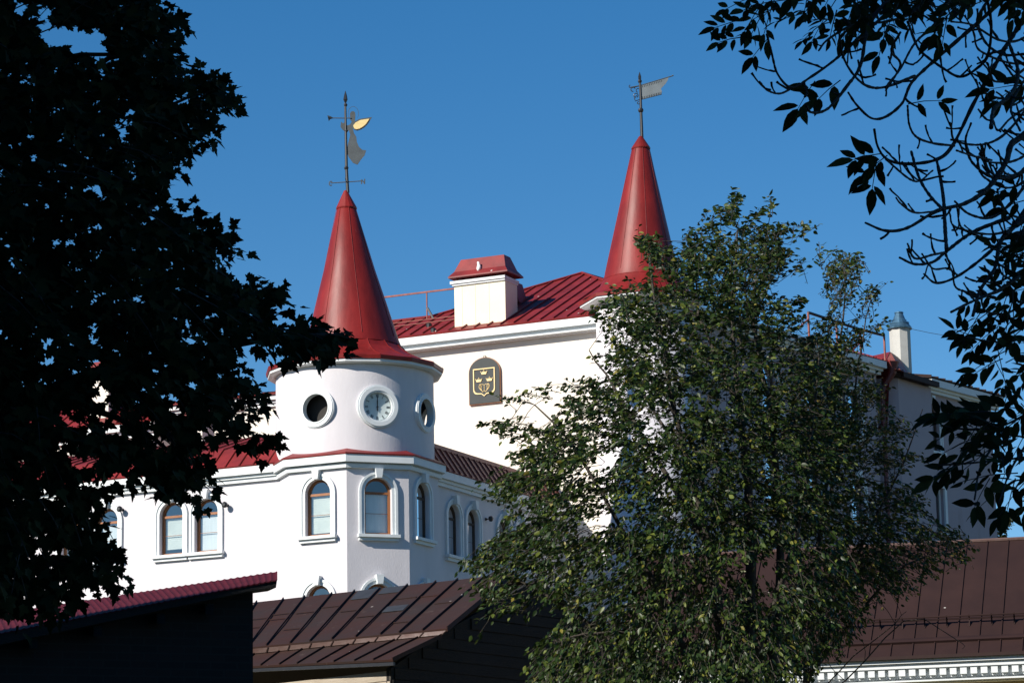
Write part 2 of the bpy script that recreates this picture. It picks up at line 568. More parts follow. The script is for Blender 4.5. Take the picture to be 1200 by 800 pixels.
# octagonal cornice rings and the red flashing above
a_o = -math.pi / 2 - PHI + math.pi / 8     # first octagon corner
c8 = MB()
k8 = 1 / math.cos(math.pi / 8)
c8.lathe(O0, [((RAP - .1) * k8, 17.25), ((RAP + .235) * k8, 17.25), ((RAP + .235) * k8, 17.50), ((RAP - .1) * k8, 17.50)], 8, a0=a_o)
c8.lathe(O0, [((RAP - .1) * k8, 17.08), ((RAP + .11) * k8, 17.08), ((RAP + .13) * k8, 17.19), ((RAP + .06) * k8, 17.249), ((RAP - .1) * k8, 17.249)], 8, a0=a_o)
c8.build('cornice', M['trim'], corner_b)
f8 = MB()
f8.lathe(O0, [((RAP + .26) * k8, 17.485), ((RAP + .27) * k8, 17.53), (2.50, 17.72), (2.40, 17.72)], 8, a0=a_o)
f8.build('skirt_roof', M['red'], corner_b)
# drum
DR = 2.52
dm = MB()
_n = 96
for _k, (_r, _h) in enumerate([(DR, 17.2), (DR, 20.42), (DR - 0.14, 20.42), (DR - 0.14, 17.2)]):
    for _i in range(_n):
        _a = 2 * math.pi * _i / _n
        dm.v.append(V3(O0 + np.array([math.cos(_a) * _r, math.sin(_a) * _r, _h])))
for _k in range(4):
    for _i in range(_n):
        _j = (_i + 1) % _n
        _q = (_k + 1) % 4
        dm.f.append((_k * _n + _i, _k * _n + _j, _q * _n + _j, _q * _n + _i))
drum = dm.build('tower_wall', M['white'], corner_b, True)
OCZ = 19.03
def drum_fac(deg):
    n, t = oct_dir(R(deg))
    return Fac(O0 + n * DR, t, n)
cutters = []
fix_normals(drum)
for deg in (0, 45, 90, 135):
    fc = drum_fac(deg)
    cm = MB()
    depth = 0.8 if deg != 45 else 0.16
    cm.lathe(fc.p(0, OCZ, 0.3), [(0.47, 0.0), (0.47, -0.3 - depth)], 40, fc.t, ZZ, fc.n)
    c = cm.build('cutter', M['inner'])
    fix_normals(c)
    bm_ = drum.modifiers.new('b', 'BOOLEAN')
    bm_.operation = 'DIFFERENCE'
    bm_.solver = 'EXACT'
    bm_.object = c
    cutters.append(c)
evaluated(drum)
for c in cutters:
    bpy.data.objects.remove(c)
drum.data.materials.clear()
drum.data.materials.append(M['white'])
try:
    for p in drum.data.polygons:
        p.use_smooth = True
    drum.data.set_sharp_from_angle(angle=R(35))
except Exception:
    pass
lin = MB()
lin.lathe(O0, [(DR - 0.285, 17.25), (DR - 0.285, 20.38)], 48, cap=False)
# lining only behind solid wall would close the openings: build floor + ceiling instead
lin = MB()
lin.lathe(O0, [(DR - 0.3, 17.9), (DR - 0.3, 17.94)], 32)
lin.lathe(O0, [(DR - 0.3, 20.36), (DR - 0.3, 20.40)], 32)
lin.lathe(O0, [(2.12, 17.945), (2.12, 20.355)], 48)  # dark core added, stands in for the shade seen through the openings
lin.build('interior_shade_core', M['dark'], corner_b)
def ring(fac, zc, r0, r1, d0, d1, mb, n=44):
    i = [fac.p(r0 * math.cos(2 * math.pi * k / n), zc + r0 * math.sin(2 * math.pi * k / n), d0) for k in range(n)]
    o = [fac.p(r1 * math.cos(2 * math.pi * k / n), zc + r1 * math.sin(2 * math.pi * k / n), d0) for k in range(n)]
    mb.strip(i, o, fac.n * (d1 - d0), close=True)
for deg in (0, 90):
    fc = drum_fac(deg)
    rm = MB()
    ring(fc, OCZ, 0.45, 0.60, -0.12, 0.06, rm)
    ring(fc, OCZ, 0.55, 0.63, -0.12, 0.030, rm)
    ring(fc, OCZ, 0.445, 0.485, -0.16, 0.075, rm)
    rm.build('round_window', M['trim'], corner_b)
# eave and spire
def lean(h):
    return _X * (-0.25 * max(0.0, h - 20.6) / 6.0)
a16 = a_o
k16 = 1 / math.cos(math.pi / 16)
ev = MB()
ev.lathe(O0, [(DR - .2, 20.40), (2.70, 20.385), (2.80, 20.42), (2.80, 20.53), (DR - .2, 20.53)], 16, a0=a16)
ev.build('eave', M['trim'], corner_b)
sp = MB()
prof = [(2.0, 20.50), (2.84, 20.505), (2.86, 20.62), (2.84, 20.64), (2.40, 20.78), (2.02, 20.97), (1.72, 21.18), (1.53, 21.40)]
sp.lathe(O0, prof, 16, a0=a16, shift=lean)
spire = sp.build('spire', M['redspire'], corner_b)
sp = MB()
prof2 = [(1.545, 21.385), (1.47, 21.60), (1.15, 22.78), (0.82, 23.95), (0.30, 26.02), (0.29, 26.03)]
sp.lathe(O0, prof2, 48, a0=a16, shift=lean, cap=False)
sp.build('spire_cone', M['redspire'], spire, True)
def cone_seams(C, prof, n, a0, sh, mb, w=0.03, h=0.022):
    for k in range(n):
        a = a0 + 2 * math.pi * k / n
        d = _X * math.cos(a) + np.array([0, 1.0, 0]) * math.sin(a)
        pts = [np.array(C) + d * (r + 0.003) + ZZ * hh + sh(hh) for r, hh in prof]
        mb.tube(pts, [w * (0.6 if r < 0.5 else 1) for r, hh in prof], 4, False)
sm = MB()
cone_seams(O0, [(2.84, 20.64), (2.40, 20.78), (2.02, 20.97), (1.72, 21.18), (1.53, 21.40)], 16, a16, lean, sm, 0.016)
cone_seams(O0, [(1.468, 21.62), (1.15, 22.78), (0.82, 23.95), (0.32, 26.0)], 7, a16 + .3, lean, sm, 0.009)
for hh, rr in ((21.40, 1.53), ):
    sm.lathe(O0 + lean(hh), [(rr + .004, hh - .02), (rr + .016, hh - .01), (rr + .0, hh + .02)], 16, a0=a16, cap=False)
sm.build('seams', M['redspire'], spire)
tip = MB()
tip.lathe(O0, [(0.335, 25.96), (0.345, 26.0), (0.06, 26.58), (0.03, 26.60)], 16, a0=a16, shift=lean)
tip.build('cap', M['redspire'], spire, False)

# ---- left low wing
FL = Fac(ab(0, -1.58, 0), A, -B)
uL0 = -30.0
hl = []
for px, py in ((201, 620), (243, 615), (125, 625), (82, 630)):
    hl.append(FL.u(px, py))
hl[1] = hl[0] + 1.31
hl[3] = hl[2] - 1.31
hl += [hl[3] - 3.4, hl[3] - 4.7, hl[3] - 8.1, hl[3] - 9.4]
wl = MB()
wall(wl, FL, [(uL0, ZG), (-1.0, ZG), (-1.0, 17.4), (uL0, 17.4)], [arch(u, WZ - .06, .86, 1.70) for u in hl])
wl.poly(ab(uL0, -1.58, ZG), ab(uL0, 11.9, ZG), ab(uL0, 11.9, 17.4), ab(uL0, -1.58, 17.4))
wl.build('wall', M['white'], corner_b)
for i, u in enumerate(hl):
    window(FL, corner_b, u, WZ - .06, .86, 1.70, fill='blind' if i == 0 else 'curtain', blind_h=[0.82, 0.97, 0.6, 0.9, .8, .9, .7, .9][i])
cornice(FL, uL0, -1.75, 17.56, corner_b, 0.28, 0.27)
rl = MB()
e0, e1 = ab(uL0, -1.90, 17.575), ab(-1.6, -1.90, 17.575)
m0, m1 = ab(uL0, -1.15, 18.27), ab(-1.6, -1.15, 18.27)
nL_ = roof_panel(rl, e0, e1, m1, m0, 0.52)
t0, t1 = ab(uL0, 1.6, 19.15), ab(-1.6, 1.6, 19.15)
roof_panel(rl, m0 + ZZ * .004, m1 + ZZ * .004, t1, t0, 0.52)
b0_, b1_ = ab(uL0, 11.9, 18.0), ab(-1.0, 11.9, 18.0)
rl.prism([t0, t1, b1_, b0_], -ZZ * 0.06)
rl.build('roof', M['red'], corner_b)
# ---- right low wing
FR = Fac(ab(1.62, 0, 0), B, A)
hr = []
for px, py in ((531.5, 625), (554, 630), (590.5, 640), (611, 645)):
    hr.append(FR.u(px, py))
wr = MB()
uR1 = 11.9
wall(wr, FR, [(1.0, ZG), (uR1, ZG), (uR1, 17.4), (1.0, 17.4)], [arch(u, WZ - .06, .86, 1.70) for u in hr])
wr.build('wall', M['white'], corner_b)
for u in hr:
    window(FR, corner_b, u, WZ - .06, .86, 1.70, fill=None, glass='glassdark', frame='frame_shade')
cornice(FR, 1.75, uR1, 17.60, corner_b, 0.28, 0.25)
rr_ = MB()
e0, e1 = ab(1.94, 1.5, 17.615), ab(1.94, uR1, 17.615)
m0, m1 = ab(1.36, 1.5, 18.48), ab(1.36, uR1, 18.48)
roof_panel(rr_, e0, e1, m1, m0, 0.42)
rr_.box(m0 - ZZ * .05 + A * .02, m1 - m0, A * .05, ZZ * .13)
rr_.prism([m0, m1, ab(-1.7, uR1, 18.62), ab(-1.7, 1.5, 18.62)], -ZZ * 0.06)
rr_.build('roof', M['rednew'], corner_b)

# ---- clock on the drum
FK = drum_fac(45)
clock = thing('clock', FK.p(0, OCZ, 0), 'round white rimmed tower clock with Roman numerals showing twelve', 'clock')
cm = MB()
ring(FK, OCZ, 0.50, 0.63, -0.10, 0.10, cm)
ring(FK, OCZ, 0.60, 0.68, -0.10, 0.055, cm)
ring(FK, OCZ, 0.45, 0.51, -0.13, 0.07, cm)
cm.build('rim', M['trim'], clock)
cm = MB()
cm.lathe(FK.p(0, OCZ, 0), [(0.468, -0.10), (0.468, -0.07)], 44, FK.t, ZZ, FK.n)
cm.build('dial', M['dial'], clock)
cm = MB()
for k in range(60):
    a = 2 * math.pi * k / 60
    c, s = math.cos(a), math.sin(a)
    ln = 0.022 if k % 5 else 0.035
    rad, tan = FK.t * c + ZZ * s, -FK.t * s + ZZ * c
    cm.box(FK.p(0, OCZ, -0.069) + rad * 0.425 - tan * 0.004, rad * ln, tan * 0.008, FK.n * 0.003)
ring(FK, OCZ, 0.424, 0.428, -0.0695, -0.067, cm, 60)
cm.build('minute_track', M['black'], clock)
for k, txt in enumerate(('XII', 'I', 'II', 'III', 'IIII', 'V', 'VI', 'VII', 'VIII', 'IX', 'X', 'XI')):
    a = math.pi / 2 - 2 * math.pi * k / 12
    rad = FK.t * math.cos(a) + ZZ * math.sin(a)
    tan = FK.t * math.sin(a) - ZZ * math.cos(a)
    nm = MB()
    wid = {'I': 0.022, 'V': 0.05, 'X': 0.05}
    tot = sum(wid[ch] for ch in txt)
    x = -tot / 2
    def bar(x0, y0, x1, y1, wd):
        p0 = FK.p(0, OCZ, -0.069) + rad * (0.30 + y0) + tan * x0
        p1 = FK.p(0, OCZ, -0.069) + rad * (0.30 + y1) + tan * x1
        s = np.cross(p1 - p0, FK.n)
        s = s / np.linalg.norm(s) * wd
        nm.box(p0 - s / 2, p1 - p0, s, FK.n * 0.004)
    for ch in txt:
        wd = wid[ch]
        if ch == 'I':
            bar(x + wd / 2, 0, x + wd / 2, .11, .013)
        elif ch == 'V':
            bar(x + .006, .11, x + wd / 2, 0, .014)
            bar(x + wd - .006, .11, x + wd / 2, 0.001, .008)
        else:
            bar(x + .006, .11, x + wd - .006, 0, .014)
            bar(x + wd - .006, .11, x + .006, 0.001, .008)
        x += wd
    nm.build('numeral', M['black'], clock)
for ln, wd, back, d in ((0.40, 0.016, 0.13, -0.045), (0.27, 0.026, 0.10, -0.055)):
    hm = MB()
    hm.prism([FK.p(-wd, OCZ - back, d), FK.p(wd, OCZ - back, d), FK.p(wd * .5, OCZ, d), FK.p(wd * .7, OCZ + ln * .7, d), FK.p(0, OCZ + ln, d),
              FK.p(-wd * .7, OCZ + ln * .7, d), FK.p(-wd * .5, OCZ, d)], FK.n * 0.006)
    hm.build('hand', M['black'], clock)
hm = MB()
hm.lathe(FK.p(0, OCZ, 0), [(0.03, -0.06), (0.03, -0.032)], 16, FK.t, ZZ, FK.n)
hm.build('hub', M['black'], clock)

# ================================================================== tall building behind
tall = thing('tall_building', ab(0, 14, 4.0), 'tall cream building behind the clock tower with a second red spire', 'building')
FT = Fac(ab(0, 12, 0), A, -B)
AL, AR = -8.4, 5.6
tw = MB()
wall(tw, FT, [(AL, 4.0), (AR, 4.0), (AR, 24.0), (AL, 24.0)])
tw.poly(ab(AL, 12, 4), ab(AL, 17, 4), ab(AL, 17, 24), ab(AL, 12, 24))
tw.build('wall', M['cream'], tall)
cornice(FT, AL - .3, 4.0, 24.26, tall, 0.42, 0.30)
gt = MB()
gt.box(ab(AL - .3, 11.62, 23.77), A * 12.3, B * .36, ZZ * .05)
gt.build('soffit_edge', M['trim'], tall)
# front roof slope
s_ = 0.48
def fz(b):
    return 24.285 + s_ * (b - 11.55)
RT = R(36)
TS = np.array([math.sin(RT), math.cos(RT), 0])
NS = np.array([math.cos(RT), -math.sin(RT), 0])
FS = Fac(ab(5.9, 12.6, 0), TS, NS)
peak = ab(-0.06, 18.1, fz(18.1))
rend = peak + TS * 15.0
eR = ab(6.2, 11.55, fz(11.55))
eL = ab(AL - .35, 11.55, fz(11.55))
rL = ab(AL - .35, 13.95, fz(13.95))
hL = ab(-4.38, 13.98, fz(13.98))
rf = MB()
nF = np.array(ZZ - s_ * B)
nF /= np.linalg.norm(nF)
rf.prism([eL, eR, peak, hL, rL], -nF * 0.07)
def btop(a):
    if a < -4.38:
        return 13.96
    if a < -0.06:
        return 13.98 + (18.1 - 13.98) * (a + 4.38) / (4.38 - .06)
    return 18.1 - (18.1 - 11.6) * (a + 0.06) / 6.26
for k in range(28):
    a = AL - .3 + k * 0.52
    if a > 5.9:
        break
    seam(rf, ab(a, 11.6, fz(11.6)), ab(a, btop(a), fz(btop(a))), nF, 0.04, 0.055)
for p, q in ((rL, hL), (hL, peak), (peak, eR)):
    rf.tube([p + ZZ * .03, q + ZZ * .03], 0.05, 6)
# right slope over the street side
sE0, sE1 = FS.p(-0.6, 24.62, 0.45), FS.p(14.6, 24.62, 0.45)
nR_ = roof_panel(rf, eR + ZZ * .01, sE1, rend, peak, 0.55)
rf.tube([peak + ZZ * .03, rend + ZZ * .03], 0.05, 6)
# rear slopes
rf.poly(rL, hL, ab(-4.38, 17, 24.0), ab(AL - .35, 17, 24.0))
rf.poly(hL, peak, ab(-4.38, 22, 24.2))
rf.poly(peak, rend, rend + np.array([-8, 5, -3.5]), ab(-4.38, 22, 24.2))
rf.poly(rend, sE1, FS.p(14.6, 22, 0.2), rend + np.array([-8, 5, -3.5]))
front_roof = rf.build('roof', M['red'], tall)
# pale worn streaks are part of the paint: a few scuffed laps on the hip
for pts in (((-0.5, 16.0), (1.4, 0.25)),):
    pass
# chimney on the eave
def chimney():
    c = MB()
    c.box(ab(-2.42, 12.04, 24.2), A * 2.04, B * 1.0, ZZ * 2.0)
    ch = c.build('chimney', M['cream'], front_roof)
    return ch
ch = MB()
ch.box(ab(-2.42, 12.04, 24.2), A * 2.04, B * 1.0, ZZ * 1.98)
for k in (0.15, 0.41, 0.68):
    ch.box(ab(-2.42 + 2.04 * k, 12.030, 24.5), A * 0.012, B * 0.02, ZZ * 1.66)
chm = ch.build('chimney', M['chimcream'], tall)
c = MB()
c.box(ab(-2.54, 11.93, 26.09), A * 2.20, B * 1.22, ZZ * .10)
c.box(ab(-2.48, 11.98, 26.02), A * 2.12, B * 1.12, ZZ * .068)
c.build('chimney_moulding', M['trim'], chm)
c = MB()
cb = [ab(-2.58, 11.86, 26.30), ab(-0.20, 11.86, 26.30), ab(-0.20, 13.22, 26.30), ab(-2.58, 13.22, 26.30)]
ct = [ab(-2.25, 12.28, 27.03), ab(-0.52, 12.28, 27.03), ab(-0.52, 12.80, 27.03), ab(-2.25, 12.80, 27.03)]
cmid = [ab(-2.42, 12.04, 26.55), ab(-0.36, 12.04, 26.55), ab(-0.36, 13.04, 26.55), ab(-2.42, 13.04, 26.55)]
cb2 = [q + ZZ * .05 for q in cb]
vs = cb + cb2 + cmid + ct
fs = [(3, 2, 1, 0), (12, 13, 14, 15)]
for L_ in range(3):
    for k in range(4):
        j = (k + 1) % 4
        fs.append((L_ * 4 + k, L_ * 4 + j, L_ * 4 + 4 + j, L_ * 4 + 4 + k))
c.add(vs, fs)
for qa, qb in ((-2.35, 12.1), (-2.35, 12.9), (-.45, 12.1), (-.45, 12.9)):
    c.box(ab(qa, qb, 26.15), A * .05, B * .05, ZZ * .2)
c.build('chimney_cap', M['red'], chm)
# a second, red sheeted one behind it
c = MB()
_q = at_plane(600, 345, ab(0, 14.2, 0), -B)
c.prism([_q - A * .9 - ZZ * .3, _q + A * .28 - ZZ * .3, _q + A * .05 + ZZ * .52, _q - A * .9 + ZZ * .52], B * .8)
c.build('vent_housing', M['red'], tall)

# roof railing over the low ridge
rail = MB()
rb = 13.7
u0, u1 = -8.0, -2.5
rail.box(ab(u0, rb, 26.33), A * (u1 - u0 + .4), B * .05, ZZ * .06)
for a in (-7.3, -4.42):
    rail.box(ab(a, rb, fz(rb) - .1), A * .04, B * .04, ZZ * (26.35 - fz(rb) + .1))
rail.build('railing', M['rust'], tall)
sg = MB()
for b in (12.55, 13.05):
    sg.tube([ab(-8.2, b, fz(b) + .16), ab(-2.45, b, fz(b) + .16)], 0.022, 6)
sg.build('snow_guard', M['rust'], tall)
for k, (a, b) in enumerate(((-3.75, 12.6), (-3.15, 11.78))):
    sg = MB()
    sg.lathe(ab(a, b, fz(b)), [(.10, -.05), (.11, .08), (.05, .13)], 8)
    sg.build('roof_vent', M['black'], tall)
sg = MB()
sg.prism([ab(-4.38, 13.6, 25.75), ab(-4.30, 13.6, 25.75), ab(-4.02, 13.6, 25.25), ab(-4.10, 13.6, 25.25)], B * .06)
sg.build('railing_strut', M['black'], tall)

# ---- second tower
C2 = np.array([*at(752, 352, 105.2)[:2], 0])
t2 = MB()
t2.lathe(C2, [(1.62, 4.0), (1.62, 24.45)], 64)
t2.build('tower_wall', M['white'], tall, True)
e2 = MB()
a2 = a_o
e2.lathe(C2, [(1.5, 24.45), (2.12, 24.45), (2.17, 24.47), (2.17, 24.55), (1.5, 24.55)], 8, a0=a2)
e2.build('eave', M['trim'], tall)
def lean2(h):
    return _X * (0.02 * max(0.0, h - 24.6))
s2 = MB()
s2.lathe(C2, [(1.5, 24.53), (2.21, 24.535), (2.22, 24.65), (2.05, 24.73)], 8, a0=a2)
s2.lathe(C2, [(2.1, 24.66), (1.75, 24.86), (1.50, 25.12), (1.36, 25.40)], 32, a0=a2, shift=lean2)
s2.lathe(C2, [(1.37, 25.39), (1.30, 25.62), (0.80, 27.9), (0.30, 30.2), (0.29, 30.22)], 32, a0=a2, shift=lean2)
sp2 = s2.build('spire', M['redspire'], tall, True)
try:
    sp2.data.set_sharp_from_angle(angle=R(28))
except Exception:
    pass
sm = MB()
cone_seams(C2, [(1.30, 25.62), (0.80, 27.9), (0.32, 30.15)], 8, a2 + .2, lean2, sm, 0.009)
for hh, rr in ((25.40, 1.36), ):
    sm.lathe(C2 + lean2(hh), [(rr + .004, hh - .02), (rr + .016, hh - .01), (rr, hh + .02)], 32, a0=a2, cap=False)
sm.build('seams', M['redspire'], sp2)
tip = MB()
tip.lathe(C2, [(0.335, 30.14), (0.345, 30.18), (0.06, 30.62), (0.03, 30.63)], 24, shift=lean2)
tip.build('cap', M['redspire'], sp2)

# ---- street side of the tall building
ws = MB()
SW = 14.25
hs1 = []
for px, py, w_, h_ in ((1001, 484, 1.0, 1.75), (950, 470, 1.0, 1.75), (901, 455, 1.0, 1.75)):
    hs1.append((FS.u(px, py), FS.z(px, py) - h_ / 2, w_, h_))
hs1 += [(u, z - 3.4, a_, h_) for u, z, a_, h_ in hs1]
wall(ws, FS, [(-0.2, 4.0), (SW, 4.0), (SW, 24.4), (-0.2, 24.4)], [arch(*q) for q in hs1])
ws.poly(FS.p(SW, 4.0), FS.p(SW, 4.0, -8), FS.p(SW, 25.6, -8), FS.p(SW, 24.4))
ws.build('wall', M['shade_mauve'], tall)
for q in hs1:
    window(FS, tall, *q, fill=None, glass='glassdark', frame='frame_shade')
cornice(FS, 0.3, 14.35, 24.60, tall, 0.44, 0.28)
# bay and far part
bay = MB()
ub0, ub1, pb = 15.35, 18.0, 0.35
for d0, d1, u0, u1 in ((pb, pb, ub0, ub1), (-1.0, pb, 14.25, ub0), (pb, -.6, ub1, ub1)):
    bay.poly(FS.p(u0, 4, d0), FS.p(u1, 4, d1), FS.p(u1, 24.1, d1), FS.p(u0, 24.1, d0))
bay.build('bay_wall', M['shade_mauve'], tall)
FB = Fac(FS.p(18.0, 0, -0.05), np.array([math.sin(R(38)), math.cos(R(38)), 0]), np.array([math.cos(R(38)), -math.sin(R(38)), 0]))
uf1 = FB.u(1165.5, 560)
fw = MB()
hf = []
for px, py, w_, h_ in ((1091, 500, 1.25, 1.95), (1098, 597, 1.15, 1.70)):
    hf.append((FB.u(px, py), FB.z(px, py) - h_ / 2, w_, h_))
wall(fw, FB, [(-0.2, 4), (uf1, 4), (uf1, 24.1), (-0.2, 24.1)], [arch(*hf[0]),
     [(hf[1][0] - .55, hf[1][1]), (hf[1][0] - .55, hf[1][1] + 1.75), (hf[1][0] + .55, hf[1][1] + 1.75), (hf[1][0] + .55, hf[1][1])]])
fw.poly(FB.p(uf1, 4), FB.p(uf1, 4, -9), FB.p(uf1, 24.1, -9), FB.p(uf1, 24.1))
fw.build('wall', M['shade_mauve'], tall)
window(FB, tall, *hf[0], fill=None, glass='glassdark', frame='frame_shade')
# square lower window
fr = MB()
u_, z_ = hf[1][0], hf[1][1]
for x0, x1, za, zb in ((-.55, -.47, 0, 1.75), (.47, .55, 0, 1.75), (-.47, .47, 0, .08), (-.47, .47, 1.67, 1.75), (-.03, .03, .08, 1.67)):
    fr.box(FB.p(u_ + x0, z_ + za, -.2), FB.t * (x1 - x0), FB.n * .07, ZZ * (zb - za))
f_ = fr.build('window', M['trim'], tall)
MB().poly(FB.p(u_ - .5, z_ + .02, -.17), FB.p(u_ + .5, z_ + .02, -.17), FB.p(u_ + .5, z_ + 1.73, -.17), FB.p(u_ - .5, z_ + 1.73, -.17)).build('pane', M['glassdark'], f_)
sr = MB()
for x0, x1, za, zb in ((-.72, -.553, -.02, 1.92), (.553, .72, -.02, 1.92), (-.553, .553, 1.753, 1.92)):
    sr.box(FB.p(u_ + x0, z_ + za, -.02), FB.t * (x1 - x0), FB.n * .10, ZZ * (zb - za))
sr.build('surround', M['trim'], f_)
sr = MB()
sr.box(FB.p(u_ - .8, z_ - .13, -.02), FB.t * 1.6, FB.n * .2, ZZ * .10)
sr.build('sill', M['trim'], f_)
zfe = 24.48
cornice(FB, 0.1, uf1 + .35, zfe, tall, 0.42, 0.27)
br = MB()
roof_panel(br, FS.p(15.15, 24.30, pb + .35), FS.p(18.05, 24.16, pb + .35), FS.p(18.05, 25.0, -4), FS.p(15.15, 25.1, -4), 0.55)
br.box(FS.p(15.15, 24.08, pb + .22), FS.t * 2.9, FS.n * .15, ZZ * .20)
roof_panel(br, FB.p(0.0, zfe + .08, .46), FB.p(uf1 + .45, zfe + .08, .46), FB.p(uf1 + .45, zfe + .9, -4), FB.p(0, zfe + .9, -4), 0.55)
br.build('roof', M['brown'], tall)
# steep little gable over the valley
vg = MB()
g0, g1, g2 = at(1012, 424, 118.0), at(1046, 431, 117.0), at(1043, 412, 119.5)
g3 = at(1005, 421, 121.0)
vg.prism([g0, at(1034, 430, 117.2), g2, g3], np.array([0.25, 0.25, -.1]))
vg.build('valley_roof', M['red'], tall)
vg = MB()
vg.prism([at(1034, 430.5, 117.1), at(1055, 433, 116.6), at(1044, 413, 119.3)], np.array([0.5, 1.2, 0]))
vg.build('gable_board', M['rednew'], tall)
dp = MB()
_d0 = FS.p(14.55, 24.25, .12)
dp.tube([FS.p(14.7, 24.5, .5), FS.p(14.7, 24.2, .5), FS.p(14.62, 23.7, .15), FS.p(14.55, 23.4, .1), FS.p(14.55, 4.2, .1)], [.2, .13, .10, .09, .09], 10)
dp.tube([FS.p(14.7, 24.62, .5), FS.p(14.7, 24.4, .5)], [.26, .18], 10)
dp.build('downpipe', M['pipe'], tall)
# white octagonal chimney with metal cap
YC = 120.6
CC = at(1056.5, 437, YC)
cz0, cz1 = CC[2] - 1.5, at(1056.5, 386, YC)[2]
oc = MB()
k_ = YC / 3600 * 1.02
oc.lathe([CC[0], CC[1], 0], [(12.2 * k_, cz0), (12.2 * k_, cz1)], 8, a0=R(-52.5))
oct_ch = oc.build('chimney', M['greyplaster'], tall)
oc = MB()
oc.lathe([CC[0], CC[1], cz1], [(9 * k_, -.02), (14.6 * k_, 0), (14.8 * k_, 1.4 * k_), (11.2 * k_, 6.2 * k_), (11.6 * k_, 6.4 * k_), (11.6 * k_, 8.0 * k_), (8.6 * k_, 8.4 * k_),
                               (8.6 * k_, 11 * k_), (7.4 * k_, 11.6 * k_), (4.6 * k_, 19 * k_), (5.4 * k_, 19.3 * k_), (5.3 * k_, 20.6 * k_), (3 * k_, 21.4 * k_)], 16, a0=R(-52.5))
oc.build('chimney_cap', M['bluemetal'], oct_ch)
# railing along the street side roof
rpts = [(884, 372, 392), (947, 366, 392), (980, 377, 400), (1008, 386, 419), (1036, 393, 418)]
for px, pt, pb_ in rpts:
    Y = 110 + (px - 884) / 152 * 7.0
    hi, lo = at(px, pt, Y), at(px + 1.2, pb_, Y)
    rl2 = MB()
    rl2.tube([lo - ZZ * .4, hi], 0.045, 6)
    if px in (1008, 947):
        rl2.tube([lo + ZZ * .1 - TS * .8, lo + ZZ * .6], 0.035, 6)
    rl2.build('railing_post', M['rust'], tall)
rl2 = MB()
rl2.tube([at(px, pt, 110 + (px - 884) / 152 * 7.0) for px, pt, _ in rpts[1:]], 0.055, 6)
rl2.build('railing', M['black'], tall)

# ---- board with the three crowns
board = thing('coat_of_arms', FT.p(-1.21, 21.6, 0), 'dark arched board with gold shield and three crowns on cream wall', 'coat of arms')
bu0, bu1, bz0, bzs, bzt = -1.80, -0.60, 21.60, 22.72, 23.24
bc = (bu0 + bu1) / 2
def board_outline(off=0.0):
    pts = [(bu0 - off, bz0 - off), (bu1 + off, bz0 - off), (bu1 + off, bzs)]
    rr = (bu1 - bu0) / 2 + off
    for k in range(1, 16):
        a = math.pi * k / 16
        pts.append((bc + rr * math.cos(a), bzs + (bzt - bzs + off) * math.sin(a)))
    pts.append((bu0 - off, bzs))
    return pts
bm_ = MB()
bm_.prism([FT.p(u, z, 0.02) for u, z in board_outline()], FT.n * 0.09)
bm_.build('panel', M['slate'], board)
bm_ = MB()
o1, o0 = board_outline(0.025), board_outline(-0.004)
bm_.strip([FT.p(u, z, 0.01) for u, z in o0], [FT.p(u, z, 0.01) for u, z in o1], FT.n * 0.08, close=True)
bm_.build('edge_trim', M['wood'], board)
def shield(off):
    w_ = 0.43 - off
    top, bot = 22.86 - off, 21.93 + off
    pts = [(bc - w_, top), (bc + w_, top), (bc + w_, bot + .16)]
    for k in range(1, 7):
        a = -math.pi / 2 * k / 6
        pts.append((bc + w_ - .16 + .16 * math.cos(a), bot + .16 + .16 * math.sin(a)))
    pts += [(bc + .10, bot - .01), (bc, bot - .09), (bc - .10, bot - .01)]
    for k in range(0, 7):
        a = -math.pi / 2 - math.pi / 2 * k / 6
        pts.append((bc - w_ + .16 + .16 * math.cos(a), bot + .16 + .16 * math.sin(a)))
    return pts
bm_ = MB()
bm_.strip([FT.p(u, z, 0.108) for u, z in shield(0.038)], [FT.p(u, z, 0.108) for u, z in shield(0.0)], FT.n * 0.03, close=True)
bm_.build('shield_border', M['gold'], board)
def crown(uc, zc, s):
    b_ = MB()
    prof = [(-.9, -.55), (.9, -.55), (.95, -.32), (1.25, .45), (.72, .15), (.52, .62), (.22, .12), (0, .85), (-.22, .12), (-.52, .62), (-.72, .15), (-1.25, .45), (-.95, -.32)]
    b_.prism([FT.p(uc + x * s, zc + y * s, 0.108) for x, y in prof], FT.n * 0.03)
    for x, y in ((1.25, .5), (-1.25, .5), (0, .92)):
        b_.lathe(FT.p(uc + x * s, zc + y * s, 0.108), [(.14 * s, 0), (.14 * s, .035)], 8, FT.t, ZZ, FT.n)
    b_.build('crown', M['gold'], board)
crown(bc, 22.69, .10)
crown(bc - .205, 22.43, .10)
crown(bc + .215, 22.43, .10)
lm = MB()
for sx in (-1, 1):
    for k, off in enumerate((0.10, 0.145, 0.19)):
        pts = []
        for i in range(9):
            a = R(120) - R(150) * i / 8 if False else None
            tt = i / 8
            u = bc + sx * (off * math.sin(math.pi * (0.25 + 0.6 * tt)) + 0.02)
            z = 22.26 - 0.24 * tt - (0.02 if k == 0 else 0) + 0.02 * k
            pts.append(FT.p(u, z, 0.118))
        lm.tube(pts, 0.009, 5)
    lm.tube([FT.p(bc + sx * .20, 22.24, .118), FT.p(bc + sx * .15, 22.29, .118), FT.p(bc + sx * .06, 22.28, .118), FT.p(bc, 22.25, .118)], 0.009, 5)
lm.tube([FT.p(bc, 22.25, .118), FT.p(bc, 22.03, .118)], 0.01, 5)
lm.tube([FT.p(bc - .06, 22.0, .118), FT.p(bc, 22.05, .118), FT.p(bc + .06, 22.0, .118)], 0.011, 5)
lm.build('letter', M['gold'], board)
lm = MB()
